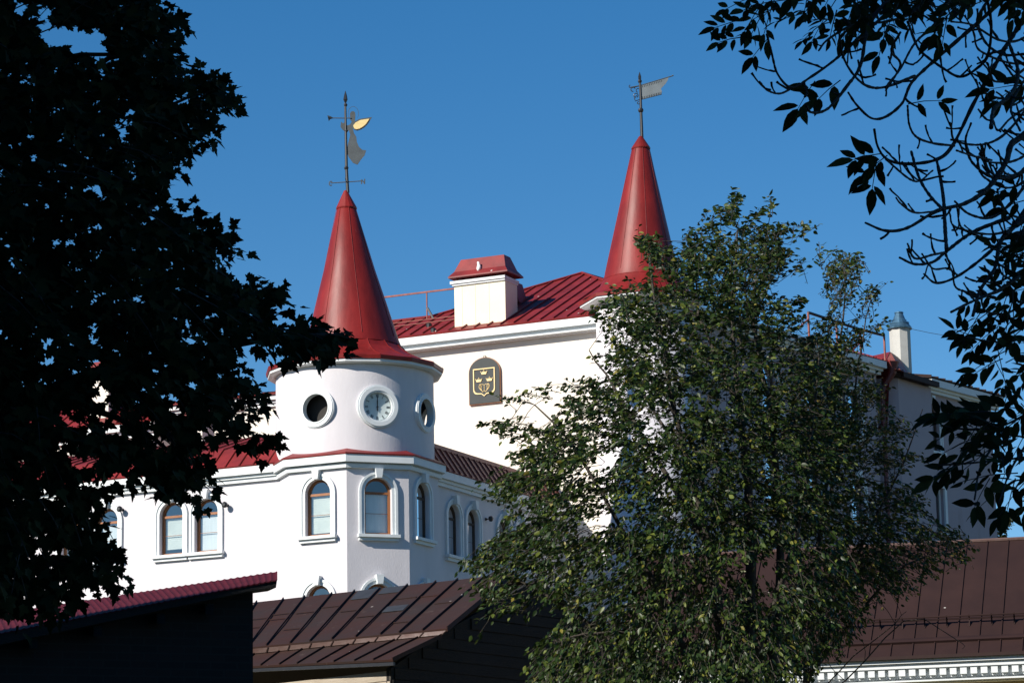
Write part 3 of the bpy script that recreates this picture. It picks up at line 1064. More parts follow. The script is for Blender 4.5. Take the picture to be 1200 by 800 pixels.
lm.tube([FT.p(bc - .05, bzt + .02, .05), FT.p(bc - .03, bzt + .09, .05), FT.p(bc + .03, bzt + .09, .05), FT.p(bc + .05, bzt + .02, .05)], 0.012, 5)
lm.build('hanging_loop', M['black'], board)

# ================================================================== house at the left behind the low wing
lh = thing('red_roof_house', ab(-16, 7, 4), 'red roofed house seen through the maple leaves at left', 'house')
FH = Fac(ab(0, 6.0, 0), A, -B)
lw = MB()
hR = FH.u(183, 500)
wall(lw, FH, [(-30, 4), (hR - .3, 4), (hR - .3, 20.8), (-30, 20.8)])
lw.poly(FH.p(hR - .3, 4), FH.p(hR - .3, 4, -5), FH.p(hR - .3, 20.8, -5), FH.p(hR - .3, 20.8))
lw.build('wall', M['cream'], lh)
cornice(FH, -30, hR, 20.95, lh, 0.35, 0.28)
lr = MB()
zh = lambda d: 20.97 + 0.62 * d
e0, e1 = FH.p(-30, zh(0), .4), FH.p(hR + .1, zh(0), .4)
r0, r1 = FH.p(-30, zh(2.6), -2.2), FH.p(hR - 3.4, zh(2.6), -2.2)
roof_panel(lr, e0, e1, r1, r0, 0)
nrm = np.cross(e1 - e0, r0 - e0)
nrm /= np.linalg.norm(nrm)
for k in range(26):
    u = hR - .3 - k * .55
    dmax = min(2.6, max(0.1, (hR + .1 - u) * 2.6 / 3.5))
    seam(lr, FH.p(u, zh(0), .4), FH.p(u, zh(dmax), .4 - dmax), nrm)
lr.poly(e1, r1, FH.p(hR + .1, zh(0), -5))
lr.poly(r0, r1, FH.p(hR + .1, zh(0), -5), FH.p(-30, zh(0), -5))
lr.tube([e1, r1], .05, 6)
lr.tube([r1, r0], .05, 6)
lr.build('roof', M['red'], lh)
ck = MB()
cu = FH.u(100, 460)
ck.box(FH.p(cu, 21.2, -.9), FH.t * .85, FH.n * .7, ZZ * 1.75)
hch = ck.build('chimney', M['cream'], lh)
ck = MB()
zc_ = 22.95
ck.add([FH.p(cu - .12, zc_, -1.02), FH.p(cu + .97, zc_, -1.02), FH.p(cu + .97, zc_, -.08), FH.p(cu - .12, zc_, -.08),
        FH.p(cu + .1, zc_ + .5, -.7), FH.p(cu + .75, zc_ + .5, -.7), FH.p(cu + .75, zc_ + .5, -.4), FH.p(cu + .1, zc_ + .5, -.4)],
       [(0, 3, 2, 1), (4, 5, 6, 7), (0, 1, 5, 4), (1, 2, 6, 5), (2, 3, 7, 6), (3, 0, 4, 7)])
ck.build('chimney_cap', M['red'], hch)
# small white roof house further right with a red cap
dk = MB()
P = at(231, 512, 102.0)
dk.box(P - A * .35 - ZZ * .8, A * .55, B * .8, ZZ * 1.55)
dr = thing('dormer', P - ZZ * .8, 'small white dormer with a red cap behind the left roof', 'dormer')
dk.build('wall', M['cream'], dr)
dk = MB()
q = P - A * .6 + ZZ * .75 - B * .15
dk.prism([q, q + A * 1.0, q + A * .75 + ZZ * .42, q + A * .2 + ZZ * .42], B * 1.1)
dk.build('roof', M['red'], dr)
# low block behind the drum, left of the tall building
lb = MB()
FQ = Fac(ab(0, 10.0, 0), A, -B)
lb.box(ab(-14.5, 10.0, 4), A * 6.0, B * 5, ZZ * 18.1)
q = thing('link_block', ab(-12, 12, 4), 'low cream block between the left house and the clock tower', 'building')
lb.build('wall', M['cream'], q)
cornice(FQ, -14.7, -8.45, 22.32, q, .3, .22)
lb = MB()
roof_panel(lb, ab(-14.8, 9.6, 22.33), ab(-8.45, 9.6, 22.33), ab(-8.45, 12.5, 22.9), ab(-14.8, 12.5, 22.9), .55)
lb.prism([ab(-14.8, 12.5, 22.9), ab(-8.45, 12.5, 22.9), ab(-8.45, 15.1, 22.3), ab(-14.8, 15.1, 22.3)], -ZZ * .06)
lb.build('roof', M['red'], q)

# ================================================================== weather vanes
def plane_pts(base, px0, py0, pts, Y):
    """points given in photo pixels, put on the upright plane at depth Y"""
    return [at(x, y, Y) for x, y in pts]
YV = 96.5
vane = thing('weather_vane', at(407, 222, YV), 'angel weather vane blowing a trumpet on the left spire', 'weather vane')
z8 = lambda x, y: (375 + x / 6.157, 100 + y / 6.157)
pm = MB()
pb_, pt_ = at(407.6, 226, YV), at(404.6, 121, YV)
pm.tube([pb_, at(406, 197, YV), pt_], [.055, .05, .035], 8)
for px, py, r in ((*z8(190, 597), .075), (*z8(185, 143), .06), (*z8(190, 330), .055)):
    c_ = at(px, py, YV)
    pm.lathe(c_, [(.02, -r), (r * .8, -r * .6), (r, 0), (r * .8, r * .6), (.02, r)], 10)
tip_ = at(*z8(184, 130), YV)
pm.lathe(tip_, [(.02, 0), (.07, .12), (.05, .25), (.005, .42)], 6)
pole = pm.build('pole', M['black'], vane)
def plate(name, pts, m, parent, Y, th=0.02, conv=z8):
    b_ = MB()
    b_.prism([at(*conv(x, y), Y) for x, y in pts], np.array([0, th, 0]))
    return b_.build(name, m, parent)
fig = plate('angel', [(152, 262), (165, 275), (178, 268), (195, 290), (216, 284), (230, 262), (218, 250), (216, 205), (225, 190), (240, 187), (253, 196), (256, 215), (252, 258), (244, 278),
                      (238, 310), (245, 345), (262, 372), (266, 410), (282, 445), (305, 466), (333, 470), (322, 505), (296, 535), (270, 573), (238, 560), (205, 515), (194, 480), (200, 430),
                      (212, 385), (218, 355), (208, 325), (185, 338), (160, 318), (148, 300)], M['steel'], vane, YV - .01)
wing = plate('wing', [(232, 288), (250, 262), (285, 243), (330, 236), (375, 230), (362, 252), (345, 280), (322, 303), (298, 318), (270, 328), (248, 322), (236, 306)], M['steel'], vane, YV - .035)
plate('gold_face', [(240, 290), (256, 270), (290, 252), (330, 245), (356, 242), (344, 262), (330, 282), (308, 300), (288, 312), (266, 318), (250, 314), (243, 303)], M['gold'], wing, YV - .05, .012)
wd = MB()
for x, y in ((352, 258), (343, 270), (333, 283), (321, 295), (308, 304), (294, 312), (280, 318), (266, 322)):
    wd.lathe(at(*z8(x, y), YV - .056), [(.024, 0), (.024, .012)], 8, _X, ZZ, np.array([0, 1.0, 0]))
wd.build('feather_marks', M['black'], wing)
hm = MB()
ctr = at(*z8(240, 205), YV)
kk = YV / 3600 / 6.157 * 1.03
hm.tube([ctr + _X * (38 * math.cos(a)) * kk + ZZ * (54 * math.sin(a)) * kk for a in np.linspace(-.6, math.pi + .6, 20)], .007, 5)
hm.build('halo', M['steel'], vane)
tm = MB()
tm.tube([at(*z8(225, 238), YV - .02), at(*z8(92, 237), YV - .02)], .016, 6)
tm.tube([at(*z8(92, 237), YV - .02), at(*z8(75, 234), YV - .02), at(*z8(58, 238), YV - .02)], [.018, .05, .10], 10)
tm.build('trumpet', M['steel'], vane)
am = MB()
am.tube([at(*z8(75, 706), YV), at(*z8(310, 690), YV)], .016, 6)
c_ = at(*z8(78, 708), YV)
am.tube([c_ + _X * (12 * math.cos(a)) * kk + ZZ * (16 * math.sin(a)) * kk for a in np.linspace(.6, math.pi * 1.75, 12)], .018, 5)
for seg in (((300, 712), (300, 680)), ((300, 682), (322, 708)), ((322, 712), (322, 676))):
    am.tube([at(*z8(*seg[0]), YV), at(*z8(*seg[1]), YV)], .02, 5)
am.tube([at(*z8(190, 699), YV) - np.array([0, .55, 0]), at(*z8(190, 699), YV) + np.array([0, .55, 0])], .016, 6)
am.build('compass_arm', M['steel'], vane)

YB = 105.2
vane2 = thing('weather_vane', at(752, 160, YB), 'swallowtail flag weather vane on the spire above the bushy tree', 'weather vane')
y8 = lambda x, y: (730 + x / 8.41, 75 + y / 8.41)
pm = MB()
pm.tube([at(752.3, 163, YB), at(750, 95, YB)], [.06, .04], 8)
for px, py, r in ((*y8(176, 458), .10), (*y8(167, 172), .075)):
    pm.lathe(at(px, py, YB), [(.02, -r), (r * .8, -r * .6), (r, 0), (r * .8, r * .6), (.02, r)], 10)
pm.lathe(at(*y8(166, 165), YB), [(.02, 0), (.05, .05), (.055, .15), (.005, .32)], 6)
pm.build('pole', M['black'], vane2)
plate('flag', [(178, 212), (300, 175), (450, 133), (440, 165), (420, 196), (395, 222), (374, 245), (385, 272), (380, 296), (300, 318), (186, 348)], M['zinc'], vane2, YB - .01, .02, y8)
fm = MB()
fm.tube([at(*y8(70, 232), YB), at(*y8(165, 216), YB), at(*y8(480, 122), YB), at(*y8(497, 114), YB)], [.018, .02, .02, .03], 5)
fm.tube([at(*y8(178, 352), YB), at(*y8(382, 300), YB)], .016, 5)
for i in range(12):                           # cut-out border along the flag edges
    x = 190 + i * 17
    yy = 348 - (x - 186) * .255
    fm.tube([at(*y8(x, yy - 4), YB - .02), at(*y8(x + 4, yy - 26), YB - .02)], .007, 4)
    yt = 212 - (x - 178) * .29
    fm.tube([at(*y8(x, yt + 4), YB - .02), at(*y8(x + 2, yt + 22), YB - .02)], .007, 4)
fm.build('flag_border', M['steel'], vane2)
sc = MB()
kk2 = YB / 3600 / 8.41 * 1.03
def curl(cx, cy, r, a0, a1):
    c_ = at(*y8(cx, cy), YB)
    sc.tube([c_ + _X * r * kk2 * math.cos(a) + ZZ * r * kk2 * math.sin(a) for a in np.linspace(a0, a1, 12)], .016, 5)
curl(72, 222, 12, 1.5, 5.2)
curl(100, 252, 22, 0.3, 4.8)
curl(150, 262, 20, 1.2, 4.5)
curl(128, 312, 22, -1.2, 4.6)
curl(140, 340, 26, 1.5, 3.8)
curl(154, 385, 12, 1.2, 5.5)
sc.tube([at(*y8(118, 368), YB), at(*y8(172, 350), YB)], .015, 5)
sc.tube([at(*y8(85, 238), YB), at(*y8(165, 218), YB)], .015, 5)
sc.build('scroll', M['black'], vane2)

# white bird on the chimney cap
bird = MB()
bp = at_plane(560.5, 318.0, ab(0, 12.0, 0), -B)
prof = [(.005, 0), (.05, .03), (.085, .10), (.08, .18), (.055, .24), (.05, .27), (.055, .31), (.035, .35), (.005, .365)]
bird.lathe(bp, prof, 10, shift=lambda h: _X * (0.03 * math.sin(h * 9)))
bird.prism([bp + _X * -.03, bp + _X * .02, bp + np.array([-.12, 0, -.07]), bp + np.array([-.15, 0, -.04])], np.array([0, .05, .0]))
tag(bird.build('pigeon', M['pigeon'], None, True), 'white pigeon perched on the red cap of the cream chimney', 'bird')

# ---- wall lamps on the low wings
for fc, px, py, lab in ((FL, 144, 597, 'small dark wall lamp beside the window half hidden by maple leaves'),
                        (FL, 267, 592, 'small dark wall lamp right of the twin arched windows'),
                        (FR, 569, 608, 'small dark wall lamp on the shaded right wing')):
    u, z = fc.u(px, py), fc.z(px, py)
    lp = MB()
    lp.lathe(fc.p(u, z, 0), [(.05, -.02), (.05, .03), (.02, .05), (.02, .14), (.09, .15), (.10, .22), (.05, .27)], 12, fc.t, ZZ, fc.n)
    tag(lp.build('wall_lamp', M['black']), lab, 'wall lamp', 'wall lamps on the white building')

# ================================================================== brown roofed wooden shed
shed = thing('wooden_shed', (-3, 54, 3.0), 'old wooden shed with stepped brown metal roof below the clock tower', 'shed')
def lenx(p, q, s):
    return p + (q - p) * s
ueL, ueR = at(292, 758, 55.0), at(524, 735.8, 52.45)
rgL, rgR = at(292, 706, 59.3), at(602, 671.5, 55.55)
ltL, ltR = at(292, 766.5, 55.05), at(518, 744, 52.5)
leL, leR = at(292, 780, 54.0), at(460, 772, 51.5)
ext = lambda p, q, s: p + (p - q) / np.linalg.norm(p - q) * s
ueL2, rgL2, ltL2, leL2 = ext(ueL, ueR, 4), ext(rgL, rgR, 4), ext(ltL, ltR, 4), ext(leL, leR, 4)
su = MB()
roof_panel(su, ueL2, ueR, rgR, rgL2, 0.485, 0.05, 0.018, 0.036, 0.12)
backr = np.array([math.sin(R(37)), math.cos(R(37)), 0]) * 3.4 - ZZ * 1.5
su.prism([rgL2, rgR, rgR + backr, rgL2 + backr], -ZZ * .05)
# dropped laps across some trays
nU = np.cross(ueR - ueL2, rgL2 - ueL2)
nU /= np.linalg.norm(nU)
if nU[2] < 0:
    nU = -nU
kseam = int(round(np.linalg.norm(ueR - ueL2) / 0.485))
for i in range(kseam):
    for rep in range(random.choice((1, 1, 2))):
        s0, s1, v = (i + .08) / kseam, (i + .92) / kseam, random.uniform(.15, .85)
        p0 = lenx(lenx(ueL2, ueR, s0), lenx(rgL2, rgR, s0), v)
        p1 = lenx(lenx(ueL2, ueR, s1), lenx(rgL2, rgR, s1), v)
        seam(su, p0, p1, nU, .03, .012)
ur = su.build('roof', M['brownold'], shed)
def tray(i0, i1, v0, v1, up=.006):
    q = []
    for s, v in ((i0, v0), (i1, v0), (i1, v1), (i0, v1)):
        q.append(lenx(lenx(ueL2, ueR, s / kseam), lenx(rgL2, rgR, s / kseam), v) + nU * up)
    MB().prism(q, nU * .006).build('roof_patch', M['patch'], ur)
tray(kseam - 6 + .06, kseam - 6 + .94, .80, .99)
tray(kseam - 5 + .06, kseam - 5 + .94, .86, .99)
tray(kseam - 4 + .06, kseam - 4 + .94, .45, .56)
pf = MB()
k2 = kseam
for i in range(k2):
    a_, b_ = lenx(ueL2, ueR, i / k2), lenx(ueL2, ueR, (i + 1) / k2)
    c_, d_ = lenx(ltL2, ltR, (i + 1) / k2), lenx(ltL2, ltR, i / k2)
    off = -np.array([math.sin(R(37)), math.cos(R(37)), 0]) * .02
    za = ZZ * .035
    pf.prism([a_ + off - za, b_ + off - za, c_ + off + ZZ * .01, d_ + off + ZZ * .01], -off * .7)
    pf.box(b_ + off - za - np.array([.010, .02, 0]), np.array([.020, 0, 0]), np.array([0, .02, 0]), c_ - b_ + za)
pf.build('step_flashing', M['flash'], shed)
su = MB()
roof_panel(su, leL2, leR, ltR, ltL2, 0.485, 0.04, 0.018, 0.032, .1)
su.build('lower_roof', M['brownold'], shed)
# walls
wdir = (leR - leL2) / np.linalg.norm(leR - leL2)
updir = np.array([math.sin(R(37)), math.cos(R(37)), 0])
gw = MB()
c0 = at(457, 785, 51.95)
c0[2] = 0
zt_ = leR[2] - .06
wl0 = c0 - wdir * np.array([1, 1, 0]) * 7.0
gz = 2.4
k = 0
zz = gz
while zz < zt_ - .15:                          # plank courses as real boards
    hh = random.uniform(.15, .19)
    hh = min(hh, zt_ - .05 - zz)
    o_ = random.uniform(0, .012)
    gw.box(wl0 + ZZ * zz - updir * o_, (c0 - wl0) + wdir * 0, updir * .08, ZZ * (hh - .012))
    zz += hh
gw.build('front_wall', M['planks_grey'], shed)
gw = MB()
cE = c0 + updir * 6.6
side = updir
gn = np.array([math.cos(R(37)), -math.sin(R(37)), 0])
prof_g = [(0.0, zt_ - .05), (1.1, ltR[2] - .02), (1.25, ueR[2] - .08), (4.25, rgR[2] - .12), (6.6, rgR[2] - 1.2)]
gw.prism([c0 + gn * .02 + ZZ * gz, cE + gn * .02 + ZZ * gz] + [c0 + gn * .02 + side * u + ZZ * z for u, z in prof_g[::-1]], -gn * .1)
for kz in range(30):
    z0 = gz + kz * .2
    if z0 > 8.2:
        break
    span0 = 0.0
    for (ua, za), (ub, zb) in zip(prof_g, prof_g[1:]):
        if za <= z0 + .2 <= zb:
            span0 = ua + (ub - ua) * (z0 + .2 - za) / (zb - za)
    ue = 6.6 if z0 + .2 < rgR[2] - 1.2 else 6.6 - (z0 + .2 - (rgR[2] - 1.2)) * 2.2
    if ue > span0 + .1:
        gw.box(c0 + gn * .02 + side * (span0 + .03) + ZZ * z0, side * (ue - span0 - .06), gn * random.uniform(.015, .035), ZZ * .18)
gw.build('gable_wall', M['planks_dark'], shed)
ge = MB()
gl = (leR - leL2)
ge.box(leL2 - ZZ * .10 + updir * .02, gl, updir * .05, ZZ * .055)
ge.build('gutter', M['black'], shed)

# ================================================================== long brown roofed building on the right
nAz = R(14)
TB = np.array([math.cos(nAz), -math.sin(nAz), 0])       # along the eave, to the right and nearer
UB = np.array([math.sin(nAz), math.cos(nAz), 0])        # up the roof
eR_ = at(1200, 764.5, 56.0)
FBr = Fac(eR_ + UB * .5, TB, -UB)
rb_z = eR_[2]
long_b = thing('long_building', FBr.p(-4, 3.2), 'long yellow building with brown metal roof and white dentil cornice', 'building')
uA, uB = FBr.u(748, 790), 6.0
s_r, run = 0.80, None
for rn in np.arange(2, 4.5, .02):
    p_ = FBr.p(0, rb_z + s_r * rn, .5 - rn)
    d = p_ - CAM
    y_ = 400 - F_PX * (d @ CU) / (d @ _F)
    if y_ < 632:
        run = rn
        break
run = run or 3.0
def RP(u, r):
    return FBr.p(u, rb_z + s_r * r, .5 - r)
lr = MB()
roof_panel(lr, RP(uA - .4, 0), RP(uB, 0), RP(uB, run), RP(uA - .4, run), 0.40, 0.05, 0.02, 0.022)
lr.prism([RP(uA - .4, run), RP(uB, run), FBr.p(uB, rb_z, .5 - 2 * run), FBr.p(uA - .4, rb_z, .5 - 2 * run)], -ZZ * .05)
lroof = lr.build('roof', M['brown'], long_b)
nB = ZZ + UB * -s_r
nB = nB / np.linalg.norm(nB)
lr = MB()
lr.tube([RP(uA - .4, run) + ZZ * .02, RP(uB, run) + ZZ * .02], .035, 6)
lr.build('ridge_cap', M['flash'], lroof)
lr = MB()
for r_, h_ in ((run * .275, .16), (run * .275, .10)):
    lr.tube([RP(uA, r_) + nB * h_, RP(uB, r_) + nB * h_], .016, 6)
kk_ = int((uB - uA) / .40)
for i in range(kk_):
    u = uA - .4 + (uB - uA + .4) * i / kk_
    p = RP(u, run * .275)
    lr.prism([p + nB * .18, p + nB * .08, p - (UB * .8 + ZZ * .64) * .12 + nB * .01, p + nB * .01], TB * .02)
lr.build('snow_guard', M['brown'], lroof)
lr = MB()
p = RP(uA - .4, run * .115)
lr.prism([p, p + nB * .05, p + (UB + ZZ * s_r) * .05 + nB * .05, p + (UB + ZZ * s_r) * .16], TB * (uB - uA + .4))
p = RP(uA - .4, -.01) - ZZ * .02
lr.box(p, TB * (uB - uA + .4), -UB * .07, ZZ * .06)
lr.build('gutter', M['brown'], lroof)
bw = MB()
wall(bw, FBr, [(uA, 3.0), (uB, 3.0), (uB, rb_z - .05), (uA, rb_z - .05)])
bw.poly(FBr.p(uA, 3), FBr.p(uA, 3, -5.5), FBr.p(uA, rb_z, -5.5), FBr.p(uA, rb_z + s_r * run * .9, -2.6), FBr.p(uA, rb_z - .05))
bw.build('wall', M['yellow'], long_b)
cn = MB()
L_ = uB - uA + .3
cn.box(FBr.p(uA - .3, rb_z - .10, -.02), TB * L_, -UB * .52, ZZ * .07)
cn.box(FBr.p(uA - .3, rb_z - .19, -.02), TB * L_, -UB * .46, ZZ * .088)
cn.box(FBr.p(uA - .2, rb_z - .36, -.02), TB * L_, -UB * .34, ZZ * .168)
cn.box(FBr.p(uA - .2, rb_z - .46, -.02), TB * L_, -UB * .26, ZZ * .098)
cn.box(FBr.p(uA - .2, rb_z - .43, -.02), TB * L_, -UB * .38, ZZ * .03)
cor = cn.build('cornice', M['trim'], long_b)
cn = MB()
u = uA - .1
while u < uB:
    cn.box(FBr.p(u, rb_z - .325, .322), TB * .12, -UB * .09, ZZ * .13)
    u += .188
cn.build('dentils', M['trim'], cor)

# ================================================================== shed with the maroon tile sheet roof
rs = thing('red_roof_shed', (-6, 30, 1.0), 'dark brick shed with a sloping maroon sheet metal roof', 'shed')
YS = 30.0
f0, f1 = at(-90, 759, YS - 1.2), at(325, 679, YS)
k0, k1 = at(-90, 731.5, YS + 4.2), at(325, 669.5, YS + 1.0)
def ribbed(mb, e0, e1, r1, r0, n, amp):
    P, Fc = [], []
    m = n * 6
    nr = np.cross(e1 - e0, r0 - e0)
    nr /= np.linalg.norm(nr)
    if nr[2] < 0:
        nr = -nr
    for row in range(2):
        for i in range(m + 1):
            s = i / m
            base = lenx(e0, e1, s) if row == 0 else lenx(r0, r1, s)
            P.append(base + nr * amp * (0.5 + 0.5 * math.cos(2 * math.pi * s * n)) ** 2)
    for row in range(2):
        for i in range(m + 1):
            P.append(P[row * (m + 1) + i] - nr * .012)
    q = m + 1
    for i in range(m):
        Fc += [(i, i + 1, q + i + 1, q + i), (2 * q + i, 3 * q + i, 3 * q + i + 1, 2 * q + i + 1),
               (i, 2 * q + i, 2 * q + i + 1, i + 1), (q + i, q + i + 1, 3 * q + i + 1, 3 * q + i)]
    mb.add(P, Fc)
rm = MB()
ribbed(rm, f0, f1, k1, k0, 58, .008)
rm.build('roof', M['maroon'], rs)
bw = MB()
fd = (f1 - f0)
fdh = fd * np.array([1, 1, 0]) / np.linalg.norm(fd[:2])
inn = np.array([-fdh[1], fdh[0], 0])
slope_ = fd[2] / np.linalg.norm(fd[:2])
sw0, sw1 = .2, None
for _s in np.arange(.5, 1, .001):
    _p = f0 + fd * _s + inn * .25
    _d = _p - CAM
    if 600 + F_PX * (_d @ CR) / (_d @ _F) > 289:
        sw1 = _s
        break
def under(s_, back):
    a_, b_ = lenx(f0, f1, s_), lenx(k0, k1, s_)
    h_ = (b_ - a_)
    return a_ + h_ * (back / (h_ @ inn)) - ZZ * .014
q0, q1 = under(.02, .25), under(sw1, .25)
g0_, g1_ = np.array([q0[0], q0[1], .2]), np.array([q1[0], q1[1], .2])
bw.prism([g0_, g1_, q1, q0], inn * .25)
bw.prism([g1_ - fdh * .25 + inn * .255, g1_ - fdh * .004 + inn * .255, q1 - fdh * .004 + inn * .255 - ZZ * .06, q1 - fdh * .25 + inn * .255 - ZZ * .08], inn * .8)
rm = MB()
rm.prism([f0 - ZZ * .004 + inn * .01, f1 - ZZ * .004 + inn * .01, f1 - ZZ * .075 + inn * .01 - _X * .01, f1 - ZZ * .12 + inn * .01 - fdh * .30, f0 - ZZ * .12 + inn * .01], inn * .30)
rm.build('verge_board', M['planks_dark'], rs)
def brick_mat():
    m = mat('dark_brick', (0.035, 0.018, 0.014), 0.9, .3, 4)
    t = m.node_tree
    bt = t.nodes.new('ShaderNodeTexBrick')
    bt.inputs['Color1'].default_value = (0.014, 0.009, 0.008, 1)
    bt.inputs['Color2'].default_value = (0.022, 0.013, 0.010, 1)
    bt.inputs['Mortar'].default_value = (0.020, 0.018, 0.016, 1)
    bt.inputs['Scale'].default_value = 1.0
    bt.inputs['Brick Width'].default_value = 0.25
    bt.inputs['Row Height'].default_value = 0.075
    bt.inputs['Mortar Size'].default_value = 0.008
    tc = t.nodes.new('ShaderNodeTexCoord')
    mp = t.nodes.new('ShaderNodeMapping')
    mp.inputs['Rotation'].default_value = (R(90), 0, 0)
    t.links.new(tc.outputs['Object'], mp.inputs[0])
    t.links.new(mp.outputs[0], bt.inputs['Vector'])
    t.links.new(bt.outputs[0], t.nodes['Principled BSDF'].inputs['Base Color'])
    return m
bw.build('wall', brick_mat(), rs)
rm = MB()
for s in (.12, .3, .48, .66, .80):
    q = lenx(f0, f1, s) - ZZ * .10
    rm.box(q + np.array([-.04, .05, -.10]), np.array([.08, 0, 0]), lenx(k0, k1, s) - lenx(f0, f1, s) + np.array([0, -.1, 0]), ZZ * .09)
rm.build('rafter', M['planks_dark'], rs)

# overhead wire
wm_ = MB()
w0, w1 = at(1064, 384.5, 118), at(1330, 391, 125)
wm_.tube([lenx(w0, w1, s) - ZZ * (.5 * 4 * s * (1 - s)) for s in np.linspace(0, 1, 12)], .010, 4)
tag(wm_.build('overhead_wire', M['wire']), 'thin dark wire running right from the white octagonal chimney', 'wire')

# ================================================================== vegetation
def project(P):
    d = np.asarray(P) - CAM
    z = d @ _F
    return np.stack([600 + F_PX * (d @ CR) / z, 400 - F_PX * (d @ CU) / z], -1)

def inside(poly, P):
    poly = np.array(poly, float)
    x, y = P[:, 0], P[:, 1]
    r = np.zeros(len(P), bool)
    j = len(poly) - 1
    for i in range(len(poly)):
        xi, yi, xj, yj = *poly[i], *poly[j]
        c = ((yi > y) != (yj > y)) & (x < (xj - xi) * (y - yi) / (yj - yi + 1e-12) + xi)
        r ^= c
        j = i
    return r

def vnoise(P, scale, seed):
    """smooth value noise in [0,1] over any number of coordinates (2 or 3)"""
    P = np.asarray(P) / scale
    i = np.floor(P).astype(np.int64)
    f = P - i
    f = f * f * (3 - 2 * f)
    out = 0
    dim = P.shape[1]
    for c in range(2 ** dim):
        o = np.array([(c >> k) & 1 for k in range(dim)])
        q = i + o
        h = (q[:, 0] * 374761393 + q[:, 1] * 668265263 + (q[:, 2] * 2147483647 if dim == 3 else 0) + seed * 1442695) & 0x7fffffff
        h = ((h ^ (h >> 13)) * 1274126177) & 0x7fffffff
        v = ((h ^ (h >> 16)) & 0xffff) / 65535.0
        wgt = np.prod(np.where(o, f, 1 - f), axis=1)
        out = out + v * wgt
    return out

def leaves(name, tv, tf, pos, d, n, sc, m, parent):
    """one foliage mesh: template vertices tv / faces tf set at pos with tip direction d and normal n"""
    tv = np.array(tv, float)
    d = d / np.linalg.norm(d, axis=1, keepdims=True)
    n = n - d * np.sum(n * d, axis=1, keepdims=True)
    n = n / (np.linalg.norm(n, axis=1, keepdims=True) + 1e-9)
    x = np.cross(d, n)
    k, q = len(pos), len(tv)
    V = pos[:, None, :] + sc[:, None, None] * (tv[None, :, 0:1] * x[:, None, :] + tv[None, :, 1:2] * d[:, None, :] + tv[None, :, 2:3] * n[:, None, :])
    V = V.reshape(-1, 3)
    loops, starts, tot = [], [], 0
    lt = np.concatenate([np.array(f) for f in tf])
    ls = np.array([len(f) for f in tf])
    L = (lt[None, :] + (np.arange(k) * q)[:, None]).ravel()
    lens = np.tile(ls, k)
    st = np.concatenate([[0], np.cumsum(lens)[:-1]])
    me = bpy.data.meshes.new(name)
    me.vertices.add(len(V))
    me.vertices.foreach_set('co', V.ravel())
    me.loops.add(len(L))
    me.loops.foreach_set('vertex_index', L.astype(np.int32))
    me.polygons.add(len(lens))
    me.polygons.foreach_set('loop_start', st.astype(np.int32))
    me.polygons.foreach_set('loop_total', lens.astype(np.int32))
    me.materials.append(m)
    me.update(calc_edges=True)
    return link(name, me, parent)

def rv(k, s=1.0):
    return rng.normal(0, s, (k, 3))

MAPLE_R = [(0, 0), (.13, -.07), (.36, -.10), (.29, .04), (.46, .10), (.64, .30), (.47, .33), (.42, .47), (.22, .43), (.25, .60), (.15, .68), (.09, .84), (0, 1.0)]
MAPLE_V = [(x, y, .10 * abs(x) - .10 * y * y) for x, y in MAPLE_R] + [(-x, y, .10 * abs(x) - .10 * y * y) for x, y in MAPLE_R[1:-1]]
_nm = len(MAPLE_R)
MAPLE_F = [tuple(range(_nm)), tuple([0, _nm - 1] + list(range(_nm + _nm - 3, _nm - 1, -1)))]
ELM_V = [(0, 0, 0), (.20, .22, .05), (.27, .50, .06), (.17, .80, .0), (0, 1.05, -.10), (-.20, .22, .05), (-.27, .50, .06), (-.17, .80, .0), (0, .5, 0)]
ELM_F = [(0, 1, 2, 8), (8, 2, 3, 4), (0, 8, 6, 5), (8, 4, 7, 6)]
ASH_V = [(0, 0, 0), (.13, .14, .03), (.20, .38, .05), (.17, .62, .03), (.08, .84, -.02), (0, 1.0, -.06), (-.13, .14, .03), (-.20, .38, .05), (-.17, .62, .03), (-.08, .84, -.02), (0, .4, 0)]
ASH_F = [(0, 1, 2, 10), (10, 2, 3, 4, 5), (0, 10, 7, 6), (10, 5, 9, 8, 7)]

def smooth_path(pts, step):
    """Catmull-Rom through 3-D points, resampled about every step metres"""
    pts = [np.array(p, float) for p in pts]
    P = [2 * pts[0] - pts[1]] + pts + [2 * pts[-1] - pts[-2]]
    out = []
    for i in range(1, len(P) - 2):
        L = np.linalg.norm(P[i + 1] - P[i])
        k = max(2, int(L / step))
        for t in np.arange(k) / k:
            a, b, c, d = P[i - 1], P[i], P[i + 1], P[i + 2]
            out.append(.5 * ((2 * b) + (c - a) * t + (2 * a - 5 * b + 4 * c - d) * t * t + (3 * b - a - 3 * c + d) * t ** 3))
    out.append(pts[-1])
    return out

def poly_sample(poly, n, Yf):
    poly = np.array(poly, float)
    lo, hi = poly.min(0), poly.max(0)
    out = np.zeros((0, 2))
    while len(out) < n:
        q = lo + (hi - lo) * rng.random((n * 2, 2))
        out = np.concatenate([out, q[inside(poly, q)]])
    out = out[:n]
    Y = Yf(out)
    return out, np.array([at(x, y, yy) for (x, y), yy in zip(out, Y)])

